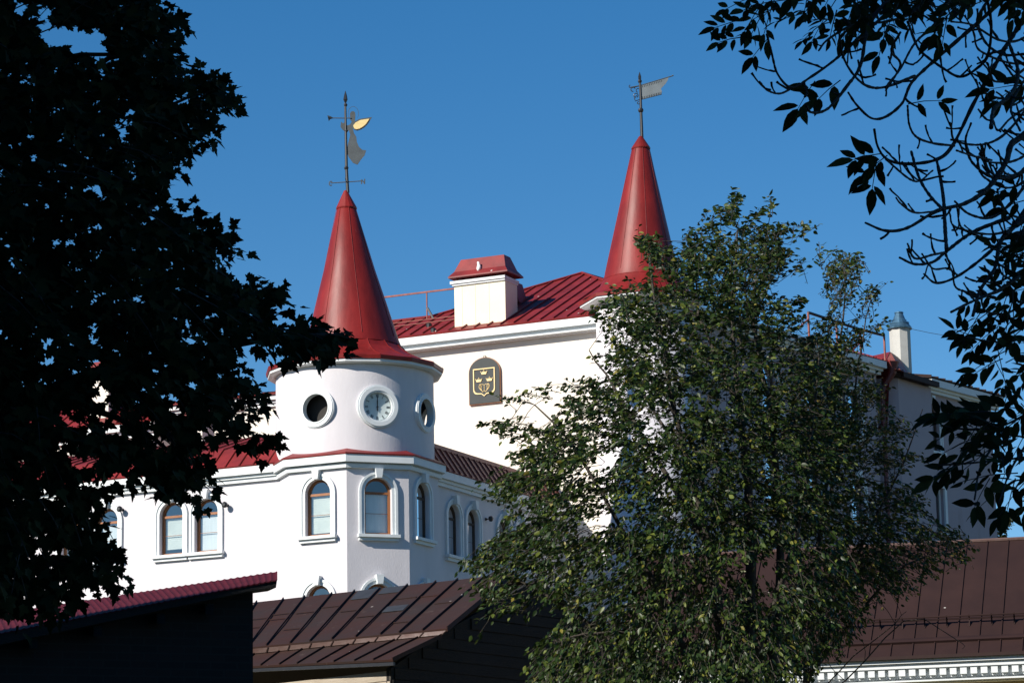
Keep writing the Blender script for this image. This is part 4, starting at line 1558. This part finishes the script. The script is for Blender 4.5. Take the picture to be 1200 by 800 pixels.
# ------------------------------------------------------------------ maple at the left
base_x = at(-190, 700, 14.6)[0]
maple = thing('maple_tree', (base_x, 14.6, 0), 'big dark maple tree filling the left side of the view', 'tree')
MP = [(-260, -140), (60, -120), (185, -60), (188, 0), (206, 12), (230, 24), (212, 36), (202, 52), (210, 68), (238, 68), (258, 80), (261, 100), (282, 116), (270, 130), (262, 145), (262, 162), (240, 150),
      (228, 170), (226, 185), (206, 212), (202, 236), (214, 262), (232, 262), (246, 276), (268, 266), (284, 270), (287, 285), (280, 300), (272, 318), (292, 330), (304, 318), (331, 320), (331, 348), (316, 362),
      (330, 378), (352, 368), (372, 372), (384, 384), (400, 380), (421, 382), (416, 398), (400, 412), (392, 405), (372, 412), (350, 418), (332, 412), (314, 428), (304, 440), (322, 452), (316, 470), (334, 488), (318, 500),
      (296, 506), (276, 502), (262, 515), (250, 540), (262, 580), (248, 606), (232, 596), (212, 590), (190, 572), (168, 562), (140, 576), (118, 590), (122, 612), (142, 640), (154, 672), (140, 692), (112, 692), (88, 712), (60, 726), (20, 738), (-260, 760)]
def maple_gap(px):
    """True where leaves grow: small uneven gaps, and the open windows in the crown"""
    an = px / np.array([1.45, .85])
    nz = vnoise(an, 13, 3) * .5 + vnoise(an, 5.5, 5) * .5
    thr = np.full(len(px), .695)
    def zone(x0, x1, y0, y1, t):
        z = (px[:, 0] > x0) & (px[:, 0] < x1) & (px[:, 1] > y0) & (px[:, 1] < y1)
        thr[z] = np.minimum(thr[z], t)
    zone(40, 330, 395, 600, .595)
    zone(85, 190, 430, 515, .53)
    zone(150, 250, 470, 525, .53)
    zone(-10, 130, 130, 330, .675)
    ok = nz < thr
    for cx, cy, rx, ry in ((86, 46, 46, 13), (26, 9, 12, 10), (112, 62, 26, 7), (214, 120, 14, 6), (150, 158, 8, 6), (60, 40, 16, 8), (118, 72, 12, 6), (225, 455, 14, 6)):
        ok &= (((px[:, 0] - cx) / rx) ** 2 + ((px[:, 1] - cy) / ry) ** 2) > 1
    return ok
def maple_ok(px):
    return inside(MP, px) & maple_gap(px)
def mapY(q):
    return 14.2 + rng.normal(0, 1.0, len(q)).clip(-2, 2.2)
nC = 6600
cpx, cp = poly_sample(MP, nC, mapY)
_ex = [at(x0 + (x1 - x0) * t + rng.normal(0, 3), y0 + (y1 - y0) * t + rng.normal(0, 3), 13.9 + rng.normal(0, .2))
       for x0, y0, x1, y1, m_ in ((330, 390, 378, 384, 22), (225, 95, 246, 105, 10), (280, 335, 300, 326, 9), (280, 350, 304, 362, 9), (265, 496, 296, 490, 10), (215, 250, 252, 276, 12)) for t in np.linspace(0, 1, m_)]
cp = np.concatenate([cp, np.array(_ex)])
ctr = at(-60, 330, 14.4)
pos, dd, nn = [], [], []
tw = MB()
for i in range(len(cp)):
    out = cp[i] - ctr
    out[1] *= .3
    out = out / (np.linalg.norm(out) + 1e-6)
    dirn = out * 1.0 + np.array([0.35, 0, -.25]) + rng.normal(0, .35, 3)
    dirn /= np.linalg.norm(dirn)
    L = rng.uniform(.12, .30)
    nl = rng.integers(4, 8)
    base = cp[i] - dirn * L * .5
    pts = [base + dirn * L * s + np.array([0, 0, -.05 * s * s]) for s in (0, .5, 1)]
    if i < nC and not inside(MP, project(np.array([pts[2] + dirn * .03])))[0]:
        continue
    if i % 3 == 0 and maple_ok(project(np.array(pts))).all():
        tw.tube(pts, [.004, .003, .002], 4, False)
    for k in range(nl):
        s = (k + 1) / nl
        p = base + dirn * L * s + np.array([0, 0, -.05 * s * s])
        side = rng.normal(0, 1, 3)
        dl = dirn * .7 + side * .55 + np.array([0, 0, -.55])
        dl /= np.linalg.norm(dl)
        pos.append(p + dl * rng.uniform(.02, .07))
        dd.append(dl)
        nn.append(np.array([.1, -.45, .7]) + rng.normal(0, .5, 3))
pos, dd, nn = map(np.array, (pos, dd, nn))
sc = rng.uniform(.044, .076, len(pos))
tipc = project(pos + dd / np.linalg.norm(dd, axis=1, keepdims=True) * sc[:, None] * .55)
keep = maple_gap(tipc)
leaves('crown', MAPLE_V, MAPLE_F, pos[keep], dd[keep], nn[keep], sc[keep], M['leaf_maple'], maple)
tb = MB()
tb.tube(smooth_path([(base_x, 14.6, -.2), (base_x + .05, 14.6, 1.2), (base_x + .1, 14.5, 2.6), (base_x + .25, 14.5, 4.2), (base_x + .4, 14.4, 6.4), (base_x + .5, 14.3, 8.0)], .3), np.linspace(.30, .10, len(smooth_path([(base_x, 14.6, -.2), (base_x + .05, 14.6, 1.2), (base_x + .1, 14.5, 2.6), (base_x + .25, 14.5, 4.2), (base_x + .4, 14.4, 6.4), (base_x + .5, 14.3, 8.0)], .3))), 12)
tb.build('trunk', M['bark_maple'], maple, True)
br = MB()
def limb(px, r0, r1, step=.12, n=7, mb=None):
    pts = smooth_path([at(x, y, Y) for x, y, Y in px], step)
    (mb or br).tube(pts, np.linspace(r0, r1, len(pts)), n)
limb([(-170, 700, 14.5), (-60, 560, 14.3), (40, 470, 14.1), (140, 430, 14), (240, 410, 13.9), (330, 395, 13.8), (400, 392, 13.8)], .07, .006)
limb([(-160, 760, 14.5), (-40, 690, 14.2), (60, 660, 14), (120, 650, 14)], .05, .008)
limb([(-165, 500, 14.5), (-20, 360, 14.4), (80, 300, 14.3), (150, 262, 14.2), (188, 236, 14.2)], .06, .007)
limb([(-150, 330, 14.4), (-30, 210, 14.4), (60, 160, 14.3), (150, 75, 14.2), (190, 50, 14.2)], .06, .006)
limb([(60, 160, 14.3), (110, 80, 14.3), (140, 66, 14.3), (150, 63, 14.3), (190, 62, 14.2)], .018, .006)
limb([(70, 70, 14.3), (95, 64, 14.3), (140, 64, 14.3), (200, 56, 14.3)], .012, .008)
limb([(80, 78, 14.3), (120, 78, 14.3), (160, 70, 14.3), (220, 66, 14.3)], .010, .005)
limb([(-60, 70, 14.3), (20, 30, 14.3), (36, 10, 14.3), (50, -20, 14.3)], .018, .009)
limb([(60, 470, 14.0), (110, 480, 14), (160, 500, 13.9), (200, 530, 13.9), (235, 570, 13.9)], .02, .005)
limb([(40, 470, 14), (120, 440, 13.9), (170, 475, 13.9), (205, 520, 13.9)], .015, .006)
limb([(130, 330, 14.2), (190, 300, 14.1), (240, 290, 14.1), (275, 285, 14.0)], .014, .005)
limb([(150, 430, 14), (220, 370, 13.9), (280, 350, 13.9), (320, 335, 13.8)], .014, .005)
limb([(140, 100, 14.2), (180, 130, 14.2), (230, 110, 14.2), (262, 125, 14.2)], .012, .004)
br.build('branches', M['bark_maple'], maple, True)
tw.build('twigs', M['bark_maple'], maple)['kind'] = 'stuff'

# ------------------------------------------------------------------ trees in front of the building
def spray_tree(root, poly, okf, nC, Yf, center, lw, leaf_m, bark, stems, per=(8, 14), twlen=(.25, .6), extra=(), droop=.25, tiltn=.55, up=1.0, names=('crown', 'trunk', 'branches', 'twigs')):
    skel = []
    tr, brn = MB(), MB()
    for k, (px, r0, r1) in enumerate(stems):
        pts = smooth_path([at(x, y, Y) for x, y, Y in px], .35)
        wob = rng.normal(0, .012, (len(pts), 3))
        pts = [p + q for p, q in zip(pts, wob)]
        (tr if k < 3 else brn).tube(pts, np.linspace(r0, r1, len(pts)), 7)
        skel += pts[2:]
    skel = np.array(skel)
    cpx, cp = poly_sample(poly, nC, Yf)
    n0 = nC
    xs = [at(x0 + (x1 - x0) * t + rng.normal(0, 2.5), y0 + (y1 - y0) * t + rng.normal(0, 2.5), Yq + rng.normal(0, .4))
          for x0, y0, x1, y1, Yq, m in extra for t in np.linspace(0, 1, m)]
    if xs:
        cp = np.concatenate([cp, np.array(xs)])
        nC = len(cp)
    pos, dd, nn = [], [], []
    tw = MB()
    for i in range(nC):
        out = (cp[i] - center) * np.array([1, .8, .55])
        out = out / (np.linalg.norm(out) + 1e-6)
        dirn = out + np.array([0, 0, -.10]) + rng.normal(0, .32, 3)
        dirn /= np.linalg.norm(dirn)
        L = rng.uniform(*twlen)
        base = cp[i] - dirn * L * .6
        f = lambda s: base + dirn * L * s + np.array([0, 0, -droop * L * s * s])
        if i >= n0 or okf(project(np.array([f(1.0)])))[0]:
            low = skel[:, 2] < base[2] + .3
            sk = skel[low] if low.any() else skel
            j = np.argmin(np.sum((sk - base) ** 2, 1))
            src = sk[j]
            dist = np.linalg.norm(src - base)
            if dist < .8 and i % 3 == 0:
                mid = src * .6 + base * .4 + np.array([0, 0, .12 * dist]) + rng.normal(0, .06, 3)
                tw.tube(smooth_path([src, mid, base, f(1)], .18)[:], .005, 4, False)
            else:
                tw.tube([f(0), f(.5), f(1)], [.005, .004, .003], 4, False)
        else:
            continue
        nl = rng.integers(*per)
        s_ = np.sort(rng.random(nl)) * 1.05
        flat = np.cross(dirn, [0, 0, 1.0])
        flat /= np.linalg.norm(flat) + 1e-6
        for k, s in enumerate(s_):
            sgn = 1 if k % 2 else -1
            dl = dirn * .75 + flat * sgn * rng.uniform(.4, .9) + np.array([0, 0, -.55]) + rng.normal(0, .25, 3)
            pos.append(f(s) + rng.normal(0, .025, 3))
            dd.append(dl)
            nn.append(np.array([0, 0, up]) + rng.normal(0, tiltn, 3))
    pos, dd, nn = map(np.array, (pos, dd, nn))
    sc = rng.uniform(*lw, len(pos))
    leaves(names[0], ELM_V, ELM_F, pos, dd, nn, sc, leaf_m, root)
    tr.build(names[1], bark, root, True)
    if brn.v:
        brn.build(names[2], bark, root, True)
    tw.build(names[3], bark, root)['kind'] = 'stuff'

EP = [(540, 655), (560, 640), (585, 622), (592, 600), (568, 588), (575, 560), (602, 548), (590, 522), (572, 495), (600, 485), (590, 462), (612, 452), (640, 440), (662, 430), (676, 424), (696, 415), (702, 395), (714, 375), (700, 352), (718, 335),
      (742, 335), (762, 322), (747, 287), (746, 268), (772, 270), (785, 285), (797, 300), (803, 268), (820, 252), (838, 240), (855, 240), (857, 221), (869, 224), (876, 240), (908, 231), (908, 245), (893, 262), (950, 260), (946, 272), (912, 280),
      (944, 302), (938, 312), (905, 312), (925, 325), (945, 345), (932, 362), (950, 380), (985, 400), (1000, 430), (990, 470), (1010, 520), (1000, 600), (1010, 690), (990, 740), (965, 775), (935, 800), (930, 860), (600, 860), (618, 775), (592, 748), (612, 735), (570, 715), (545, 690)]
def elm_ok(px):
    ok = inside(EP, px)
    nz = vnoise(px, 26, 8) * .62 + vnoise(px, 9, 9) * .38
    thr = np.full(len(px), .66)
    edge = ~inside([(700 + (x - 790) * .80 + 90, 540 + (y - 540) * .86) for x, y in EP], px)
    thr[edge] = .55
    z = (px[:, 0] > 900) & (px[:, 1] > 380)
    thr[z] = np.minimum(thr[z], .62)
    z = (px[:, 0] < 720) & (px[:, 1] < 640)
    thr[z] = np.minimum(thr[z], .58)
    ok &= nz < thr
    return ok
def elmY(q):
    rr = np.clip(1 - ((q[:, 0] - 800) / 270) ** 2, .12, 1) ** .5
    return 42 + rng.uniform(-3.1, 3.1, len(q)) * rr
elm = thing('elm_tree', (*at(868, 900, 42.0)[:2], ground_z(3, 42) - .1), 'large bushy green tree with several stems in front of the tall building', 'tree')
bx, by = elm.location.x, elm.location.y
gz_ = float(ground_z(bx, by)) - .2
yb = 1000
stems = [
    ([(872, 1080, 42), (874, 800, 42), (880, 640, 42), (868, 480, 42), (858, 380, 42), (866, 270, 42)], .15, .012),
    ([(885, 1080, 42.3), (905, 800, 42.3), (915, 640, 42.3), (905, 500, 42.4), (880, 360, 42.4), (900, 280, 42.4)], .12, .012),
    ([(865, 1080, 41.8), (850, 800, 41.6), (830, 640, 41.4), (790, 480, 41.2), (770, 360, 41), (762, 300, 41)], .12, .012),
    ([(866, 1000, 41.8), (800, 760, 41.3), (730, 620, 41), (670, 520, 41), (625, 475, 41)], .08, .010),
    ([(860, 1000, 42.4), (780, 820, 42.4), (690, 730, 42.4), (600, 675, 42.4), (560, 660, 42.4)], .07, .008),
    ([(830, 640, 41.4), (760, 520, 42.0), (710, 440, 42.4), (690, 410, 42.4)], .05, .008),
    ([(868, 480, 42), (820, 370, 42.2), (815, 290, 42.2)], .04, .008),
    ([(874, 800, 42), (930, 640, 41.5), (950, 520, 41.2), (960, 420, 41)], .06, .010),
    ([(872, 415, 41.4), (866, 395, 41.4), (872, 370, 41.4), (874, 345, 41.4)], .035, .012),
    ([(800, 760, 41.3), (720, 740, 40.8), (650, 750, 40.5)], .04, .008),
    ([(880, 640, 42), (820, 560, 43), (760, 470, 43.5), (720, 400, 43.5)], .05, .01),
]
spray_tree(elm, EP, elm_ok, 6600, elmY, at(830, 620, 42), (.050, .108), M['leaf_elm'], M['bark_elm'], stems, per=(10, 16), tiltn=.8, extra=[(860, 270, 948, 262, 42, 16), (870, 300, 938, 308, 42, 14), (862, 262, 857, 226, 42, 6), (870, 262, 905, 234, 42, 8), (800, 330, 750, 272, 41.5, 12), (690, 440, 590, 464, 41, 12),
           (660, 500, 578, 492, 41, 10), (650, 560, 572, 560, 41, 10), (640, 660, 546, 654, 42, 14), (640, 700, 572, 714, 42, 9), (720, 400, 700, 352, 42, 8), (880, 350, 940, 352, 42, 12), (900, 380, 980, 402, 42, 12), (770, 330, 716, 338, 41.6, 9)])

YP = [(958, 290), (972, 285), (985, 292), (1010, 298), (1016, 315), (1008, 330), (1035, 333), (1030, 345), (1005, 352), (1018, 365), (988, 372), (1020, 385), (1042, 370), (1036, 385), (1020, 400), (992, 405), (1010, 425), (1035, 430), (1045, 455),
      (1030, 470), (1085, 475), (1062, 490), (1085, 510), (1050, 520), (1090, 535), (1060, 560), (1085, 580), (1100, 612), (1148, 628), (1140, 658), (1100, 672), (1070, 700), (1040, 705), (1010, 745), (985, 770), (960, 800), (905, 790), (910, 700), (920, 600), (925, 500), (920, 420), (950, 385), (985, 350), (968, 330)]
def young_ok(px):
    ok = inside(YP, px)
    nz = vnoise(px, 20, 18) * .6 + vnoise(px, 8, 19) * .4
    thr = np.where(px[:, 1] < 380, .58, np.where(px[:, 1] > 600, .68, .62))
    return ok & (nz < thr)
young = thing('young_tree', (*at(1000, 900, 44.5)[:2], float(ground_z(4.9, 44.5)) - .1), 'thin young tree with yellowing top leaves right of the bushy tree', 'tree')
stems2 = [
    ([(940, 1080, 44.5), (945, 800, 44.5), (965, 600, 44.5), (980, 450, 44.5), (990, 350, 44.5), (985, 300, 44.5)], .07, .008),
    ([(965, 600, 44.5), (1000, 480, 44.3), (1010, 400, 44.3), (1020, 350, 44.2)], .03, .006),
    ([(945, 800, 44.5), (1010, 640, 44.2), (1060, 540, 44), (1080, 480, 44)], .04, .007),
    ([(948, 790, 44.5), (1030, 690, 44.2), (1090, 650, 44), (1135, 640, 44)], .035, .006),
    ([(940, 830, 44.5), (1000, 770, 44), (1050, 730, 43.8), (1062, 715, 43.8)], .012, .004),
    ([(935, 835, 44.5), (990, 800, 43.8), (1060, 727, 43.6), (1100, 735, 43.4), (1128, 752, 43.4), (1130, 760, 43.4)], .012, .004),
]
spray_tree(young, YP, young_ok, 1900, lambda q: 44.4 + rng.uniform(-1.3, 1.3, len(q)), at(960, 640, 44.5), (.048, .09), M['leaf_young'], M['bark_elm'], stems2, per=(8, 14), tiltn=.8, extra=[(985, 360, 962, 292, 44.5, 9), (990, 350, 1012, 302, 44.5, 9), (1000, 370, 1032, 336, 44.3, 8), (990, 400, 1040, 374, 44.3, 9), (985, 330, 990, 300, 44.5, 7), (960, 380, 990, 345, 44.5, 8)])

# loose sprigs of the young tree in front of the brown roof
# ------------------------------------------------------------------ ash at the right
tx = at(1450, 700, 10.6)[0]
ash = thing('ash_tree', (tx, 10.6, 0), 'dark ash tree with knobbly hooked twigs hanging in from the right', 'tree')
zq = lambda x, y: (800 + x / 2.3525, y / 2.3525)
YA = 10.0
ab_ = MB()
at_tw = MB()
leafs = []
def ash_branch(pts, r0, r1, Y0=YA, Y1=YA, side=True, conv=zq, knob=.34, dens=1.0):
    k = len(pts)
    P3 = [at(*conv(x, y), Y0 + (Y1 - Y0) * i / (k - 1)) for i, (x, y) in enumerate(pts)]
    pth = smooth_path(P3, .016)
    n = len(pth)
    rad = np.linspace(r0 * .72, r1 * .8, n) * (1 + rng.uniform(-.08, knob, n))
    ab_.tube(pth, rad, 6)
    if side:
        i = rng.integers(6, 16)
        while i < n - 4:
            t = pth[min(i + 1, n - 1)] - pth[i - 1]
            t = t / np.linalg.norm(t)
            perp = np.cross(t, np.array([0, 1.0, 0]))
            perp /= np.linalg.norm(perp)
            sg = rng.choice([-1, 1])
            L = rng.uniform(.025, .11)
            d0 = perp * sg * .9 + t * .7 + np.array([0, rng.normal(0, .4), 0])
            d0 /= np.linalg.norm(d0)
            q, pp = [pth[i]], d0.copy()
            m = max(3, int(L / .014))
            for s in range(m):
                pp = pp + np.array([-.03, 0, .10]) + rng.normal(0, .12, 3)
                pp /= np.linalg.norm(pp)
                q.append(q[-1] + pp * .014)
            rr_ = np.linspace(min(rad[i] * .8, .0040), .0026, len(q)) * (1 + rng.uniform(-.15, .45, len(q)))
            rr_[-1] *= 1.35
            at_tw.tube(q, rr_, 5)
            i += int(rng.uniform(7, 26) / dens)
    return pth
B_ = [
    ([(1180, -260), (1020, -80), (941, 50), (890, 130), (850, 200), (800, 290), (745, 400), (700, 440), (620, 452), (565, 440), (538, 405), (528, 356)], .016, .0046),
    ([(1000, -120), (850, 30), (760, 110), (680, 180), (630, 230), (605, 285), (560, 322), (520, 326), (480, 290), (456, 255)], .012, .0042),
    ([(640, 210), (560, 240), (510, 238), (470, 205), (440, 150), (430, 80)], .007, .004),
    ([(620, -60), (520, 60), (490, 180), (455, 235), (400, 300), (355, 310), (340, 290)], .009, .0045),
    ([(560, 40), (480, 110), (420, 165), (350, 215), (300, 242), (262, 205), (246, 150), (232, 95)], .007, .004),
    ([(310, 238), (270, 258), (235, 250), (212, 226)], .005, .0036),
    ([(620, 60), (645, 125), (665, 150), (720, 190), (765, 212), (810, 190), (842, 150), (850, 60), (830, -40)], .006, .006),
    ([(1100, 250), (941, 372), (905, 400), (890, 450), (840, 520), (780, 560), (700, 582), (620, 628), (560, 636), (503, 614)], .017, .0042),
    ([(700, 582), (640, 586), (602, 562), (588, 545)], .005, .0036),
    ([(700, 440), (712, 500), (720, 560), (724, 640), (728, 690)], .007, .008),
    ([(630, 418), (652, 490), (682, 540), (720, 580)], .006, .006),
    ([(900, 600), (800, 640), (728, 692), (690, 722), (640, 728), (598, 710)], .010, .0042),
    ([(728, 695), (690, 702), (640, 712), (620, 672)], .006, .0038),
    ([(1100, 360), (941, 472), (862, 490), (800, 450), (780, 390), (795, 340)], .010, .004),
    ([(852, 442), (800, 430), (755, 415)], .005, .0036),
    ([(690, 470), (640, 500), (560, 440)], .004, .004),
    ([(748, 402), (690, 395), (645, 378), (625, 345), (620, 292)], .006, .004),
    ([(1050, 480), (960, 560), (900, 640), (840, 700), (760, 760), (700, 780), (665, 755)], .012, .004),
    ([(760, 760), (730, 740), (690, 740), (660, 700)], .005, .0036),
    ([(1020, 420), (960, 490), (905, 560), (850, 600), (790, 590), (750, 555)], .009, .004),
    ([(900, 120), (925, 200), (905, 260), (860, 300), (850, 352)], .007, .008),
    ([(941, 300), (900, 330), (870, 360), (855, 330)], .006, .004),
    ([(960, 200), (930, 240), (905, 300), (930, 360)], .006, .005),
    ([(760, -40), (700, 60), (640, 120), (600, 190), (560, 240)], .006, .004),
    ([(700, -60), (640, 30), (560, 60), (470, 70), (400, 110), (375, 140)], .007, .004),
    ([(900, -80), (820, 40), (830, 110), (880, 150), (941, 150)], .008, .005),
    ([(1000, 60), (930, 110), (870, 110), (800, 70), (740, 60)], .007, .004),
    ([(560, 250), (600, 180), (575, 140), (600, 90)], .005, .005),
    ([(440, 160), (470, 120), (500, 100)], .005, .004),
    ([(1000, 520), (940, 600), (880, 660), (860, 740), (820, 800), (800, 870)], .011, .006),
    ([(1010, 700), (930, 760), (870, 800), (800, 830), (740, 860)], .008, .004),
]
for pts, r0, r1 in B_:
    dY = rng.uniform(-.5, .5)
    ash_branch(pts, r0, r1, YA + .4 + dY, YA - .2 + dY, dens=1.35)
for k in range(16):
    y0 = rng.uniform(40, 330)
    x1 = rng.uniform(1112, 1178)
    y1 = y0 + rng.uniform(0, 60)
    pts = [(1250, y0 - rng.uniform(20, 90)), ((1250 + x1) / 2 + rng.uniform(-8, 8), (y0 + y1) / 2 + rng.uniform(5, 25)), (x1 + 10, y1 + rng.uniform(-2, 10)), (x1, y1 - rng.uniform(10, 26))]
    ash_branch(pts, .007, .0036, 10.6, 9.8, True, lambda x, y: (x, y), .34, 1.8)
# lower right branches carrying the hanging leaves (photo pixels)
ident = lambda x, y: (x, y)
for pts in ([(1330, 330), (1240, 380), (1180, 400), (1130, 395)], [(1330, 430), (1230, 470), (1170, 500), (1110, 500), (1095, 485)],
            [(1320, 500), (1230, 530), (1160, 540), (1100, 545)], [(1180, 500), (1150, 545), (1142, 585)], [(1330, 260), (1230, 300), (1170, 330), (1145, 325)],
            [(1240, 470), (1190, 540), (1170, 590)]):
    ash_branch(pts, .008, .0035, 10.2, 9.8, True, ident, .15, .5)
ab_.build('branches', M['bark_ash'], ash, True)
at_tw.build('twigs', M['bark_ash'], ash, True)['kind'] = 'stuff'
lp_, ld_, ln_, ls_ = [], [], [], []
rach = MB()
def compound(p, d, L, pairs, ll, up=None, jit=.18):
    d = np.array(d, float)
    d /= np.linalg.norm(d)
    up = (np.array([0, -1, .25]) if rng.random() < .45 else np.array([.1, -.35, 1.0])) + rng.normal(0, .35, 3) if up is None else np.array(up)
    s = np.cross(d, up)
    s /= np.linalg.norm(s) + 1e-9
    f = lambda t: p + d * L * t + np.array([0, 0, -.16 * L * t * t])
    rach.tube([f(0), f(.5), f(1)], [.0022, .0017, .0012], 4, False)
    for k in range(pairs):
        t = .30 + .62 * k / max(1, pairs - 1) if pairs > 1 else .6
        for sg in (-1, 1):
            if rng.random() < .06:
                continue
            lp_.append(f(t) + s * sg * .004)
            ld_.append(s * sg * .85 + d * .62 + np.array([0, 0, -.22]) + rng.normal(0, jit, 3))
            ln_.append(up + rng.normal(0, .35, 3))
            ls_.append(ll * rng.uniform(.82, 1.12) * (1 - .12 * abs(t - .6)))
    lp_.append(f(1.0))
    ld_.append(d + np.array([0, 0, -.35]) + rng.normal(0, jit, 3))
    ln_.append(up + rng.normal(0, .3, 3))
    ls_.append(ll * rng.uniform(.95, 1.15))
k10 = YA / 3600 * 1.03
def cpx(x0, y0, x1, y1, pairs, ll=27, Y=YA, up=(0, -1, .25)):
    p0, p1 = at(x0, y0, Y), at(x1, y1, Y)
    compound(p0, p1 - p0, np.linalg.norm(p1 - p0), pairs, ll * k10, up)
# single leaves read off the photo
cpx(880, 22, 838, 26, 4, 20)
cpx(868, 44, 842, 46, 3, 19)
cpx(905, 40, 882, 62, 2, 24)
cpx(955, 95, 935, 122, 2, 30)
cpx(985, 94, 958, 112, 2, 32, 9.8)
cpx(1034, 180, 1000, 182, 3, 30)
cpx(1028, 186, 1022, 216, 2, 32)
cpx(1040, 182, 1012, 200, 2, 28)
cpx(1064, 122, 1102, 112, 2, 21, 9.9, (0.1, -1, -.2))
cpx(1200, 215, 1165, 222, 3, 24)
cpx(1215, 100, 1160, 96, 3, 30)
cpx(1210, 92, 1165, 112, 3, 28)
cpx(1200, 235, 1175, 240, 2, 24)
cpx(1040, 30, 1030, 60, 2, 26)
cpx(1110, 20, 1104, 48, 2, 24)
cpx(1120, 8, 1092, 36, 2, 26)
def scatter(poly, n, dirs, ll, pairs=(2, 5), Ll=(.10, .2), Ys=(9.5, 10.7)):
    px, P = poly_sample(poly, n, lambda q: rng.uniform(*Ys, len(q)))
    for p in P:
        d = np.array(dirs, float) + rng.normal(0, .45, 3)
        L = rng.uniform(*Ll)
        compound(p - d / np.linalg.norm(d) * L * .6, d, L, rng.integers(*pairs), ll * k10 * rng.uniform(.85, 1.15))
scatter([(856, 0), (1200, -30), (1240, -10), (1210, 14), (1150, 14), (1110, 26), (1050, 22), (1010, 36), (960, 34), (930, 40), (900, 32), (884, 26), (866, 18)], 66, (-.5, 0, -.5), 20)
scatter([(850, -90), (1250, -120), (1240, -20), (856, -10)], 70, (-.5, 0, -.5), 25)
scatter([(1195, 260), (1240, 250), (1240, 470), (1185, 462), (1168, 430), (1150, 420), (1130, 392), (1140, 372), (1160, 362), (1145, 345), (1160, 310), (1175, 290)], 42, (-.6, 0, -.35), 21)
scatter([(1150, 300), (1200, 230), (1240, 230), (1240, 340), (1180, 340)], 10, (-.6, 0, -.3), 21)
scatter([(1112, 512), (1105, 495), (1120, 488), (1165, 495), (1200, 480), (1240, 480), (1240, 585), (1180, 585), (1150, 575), (1112, 555), (1095, 545)], 27, (-.8, 0, -.3), 23)
scatter([(1110, 478), (1140, 462), (1168, 470), (1160, 492), (1120, 492)], 9, (-.7, 0, .1), 26)
cpx(1160, 560, 1142, 588, 2, 27)
cpx(1190, 560, 1180, 592, 2, 30)
cpx(1130, 535, 1092, 556, 3, 26)
cpx(1140, 500, 1096, 478, 4, 24)
cpx(1150, 400, 1118, 380, 3, 24)
cpx(1175, 420, 1142, 432, 3, 26)
leaves('leaves', ASH_V, ASH_F, np.array(lp_), np.array(ld_), np.array(ln_), np.array(ls_), M['leaf_ash'], ash)
rach.build('leaf_stalks', M['bark_ash'], ash)['kind'] = 'stuff'
tk = MB()
tk.tube(smooth_path([(tx, 10.6, -.2), (tx - .02, 10.6, 1.5), (tx + .01, 10.6, 3.2), (tx + .02, 10.6, 5.2), (tx + .0, 10.55, 6.6)], .2),
        np.linspace(.20, .07, len(smooth_path([(tx, 10.6, -.2), (tx - .02, 10.6, 1.5), (tx + .01, 10.6, 3.2), (tx + .02, 10.6, 5.2), (tx + .0, 10.55, 6.6)], .2))), 12)
for pts in ([(1450, 120, 10.6), (1400, -160, 10.5), (1301, -110, 10.4)], [(1455, 350, 10.6), (1350, 150, 10.5), (1267, 106, 10.4)],
            [(1455, 420, 10.6), (1380, 260, 10.4), (1267, 153, 10.4)], [(1455, 700, 10.6), (1390, 480, 10.4), (1325, 430, 10.2), (1246, 205, 10.3)], [(1455, 640, 10.6), (1380, 420, 10.3), (1330, 330, 10.2)],
            [(1455, 760, 10.6), (1390, 560, 10.3), (1325, 500, 10.2)], [(1450, 140, 10.6), (1330, -120, 10.4), (1225, -51, 10.4)], [(1455, 560, 10.6), (1370, 340, 10.3), (1234, 178, 10.3)]):
    limb(pts, .035, .016, .1, 8, tk)
tk.build('trunk', M['bark_ash'], ash, True)

# far tree behind the brown roof at the right
FPOLY = [(1150, 600), (1165, 606), (1178, 600), (1188, 606), (1184, 618), (1180, 628), (1184, 640), (1176, 660), (1140, 660)]
far = thing('far_tree', (*at(1160, 650, 134.0)[:2], 4.3), 'small dark tree behind the corner of the tall building', 'tree')
fok = lambda px: inside(FPOLY, px) & (vnoise(px, 6, 4) < .66)
spray_tree(far, FPOLY, fok, 260, lambda q: 134 + rng.uniform(-1.5, 1.5, len(q)), at(1160, 640, 134), (.16, .26), M['leaf_far'], M['bark_elm'],
           [([(1160, 820, 134), (1160, 700, 134), (1164, 612, 134)], .16, .03)], per=(7, 11), twlen=(.4, .8))
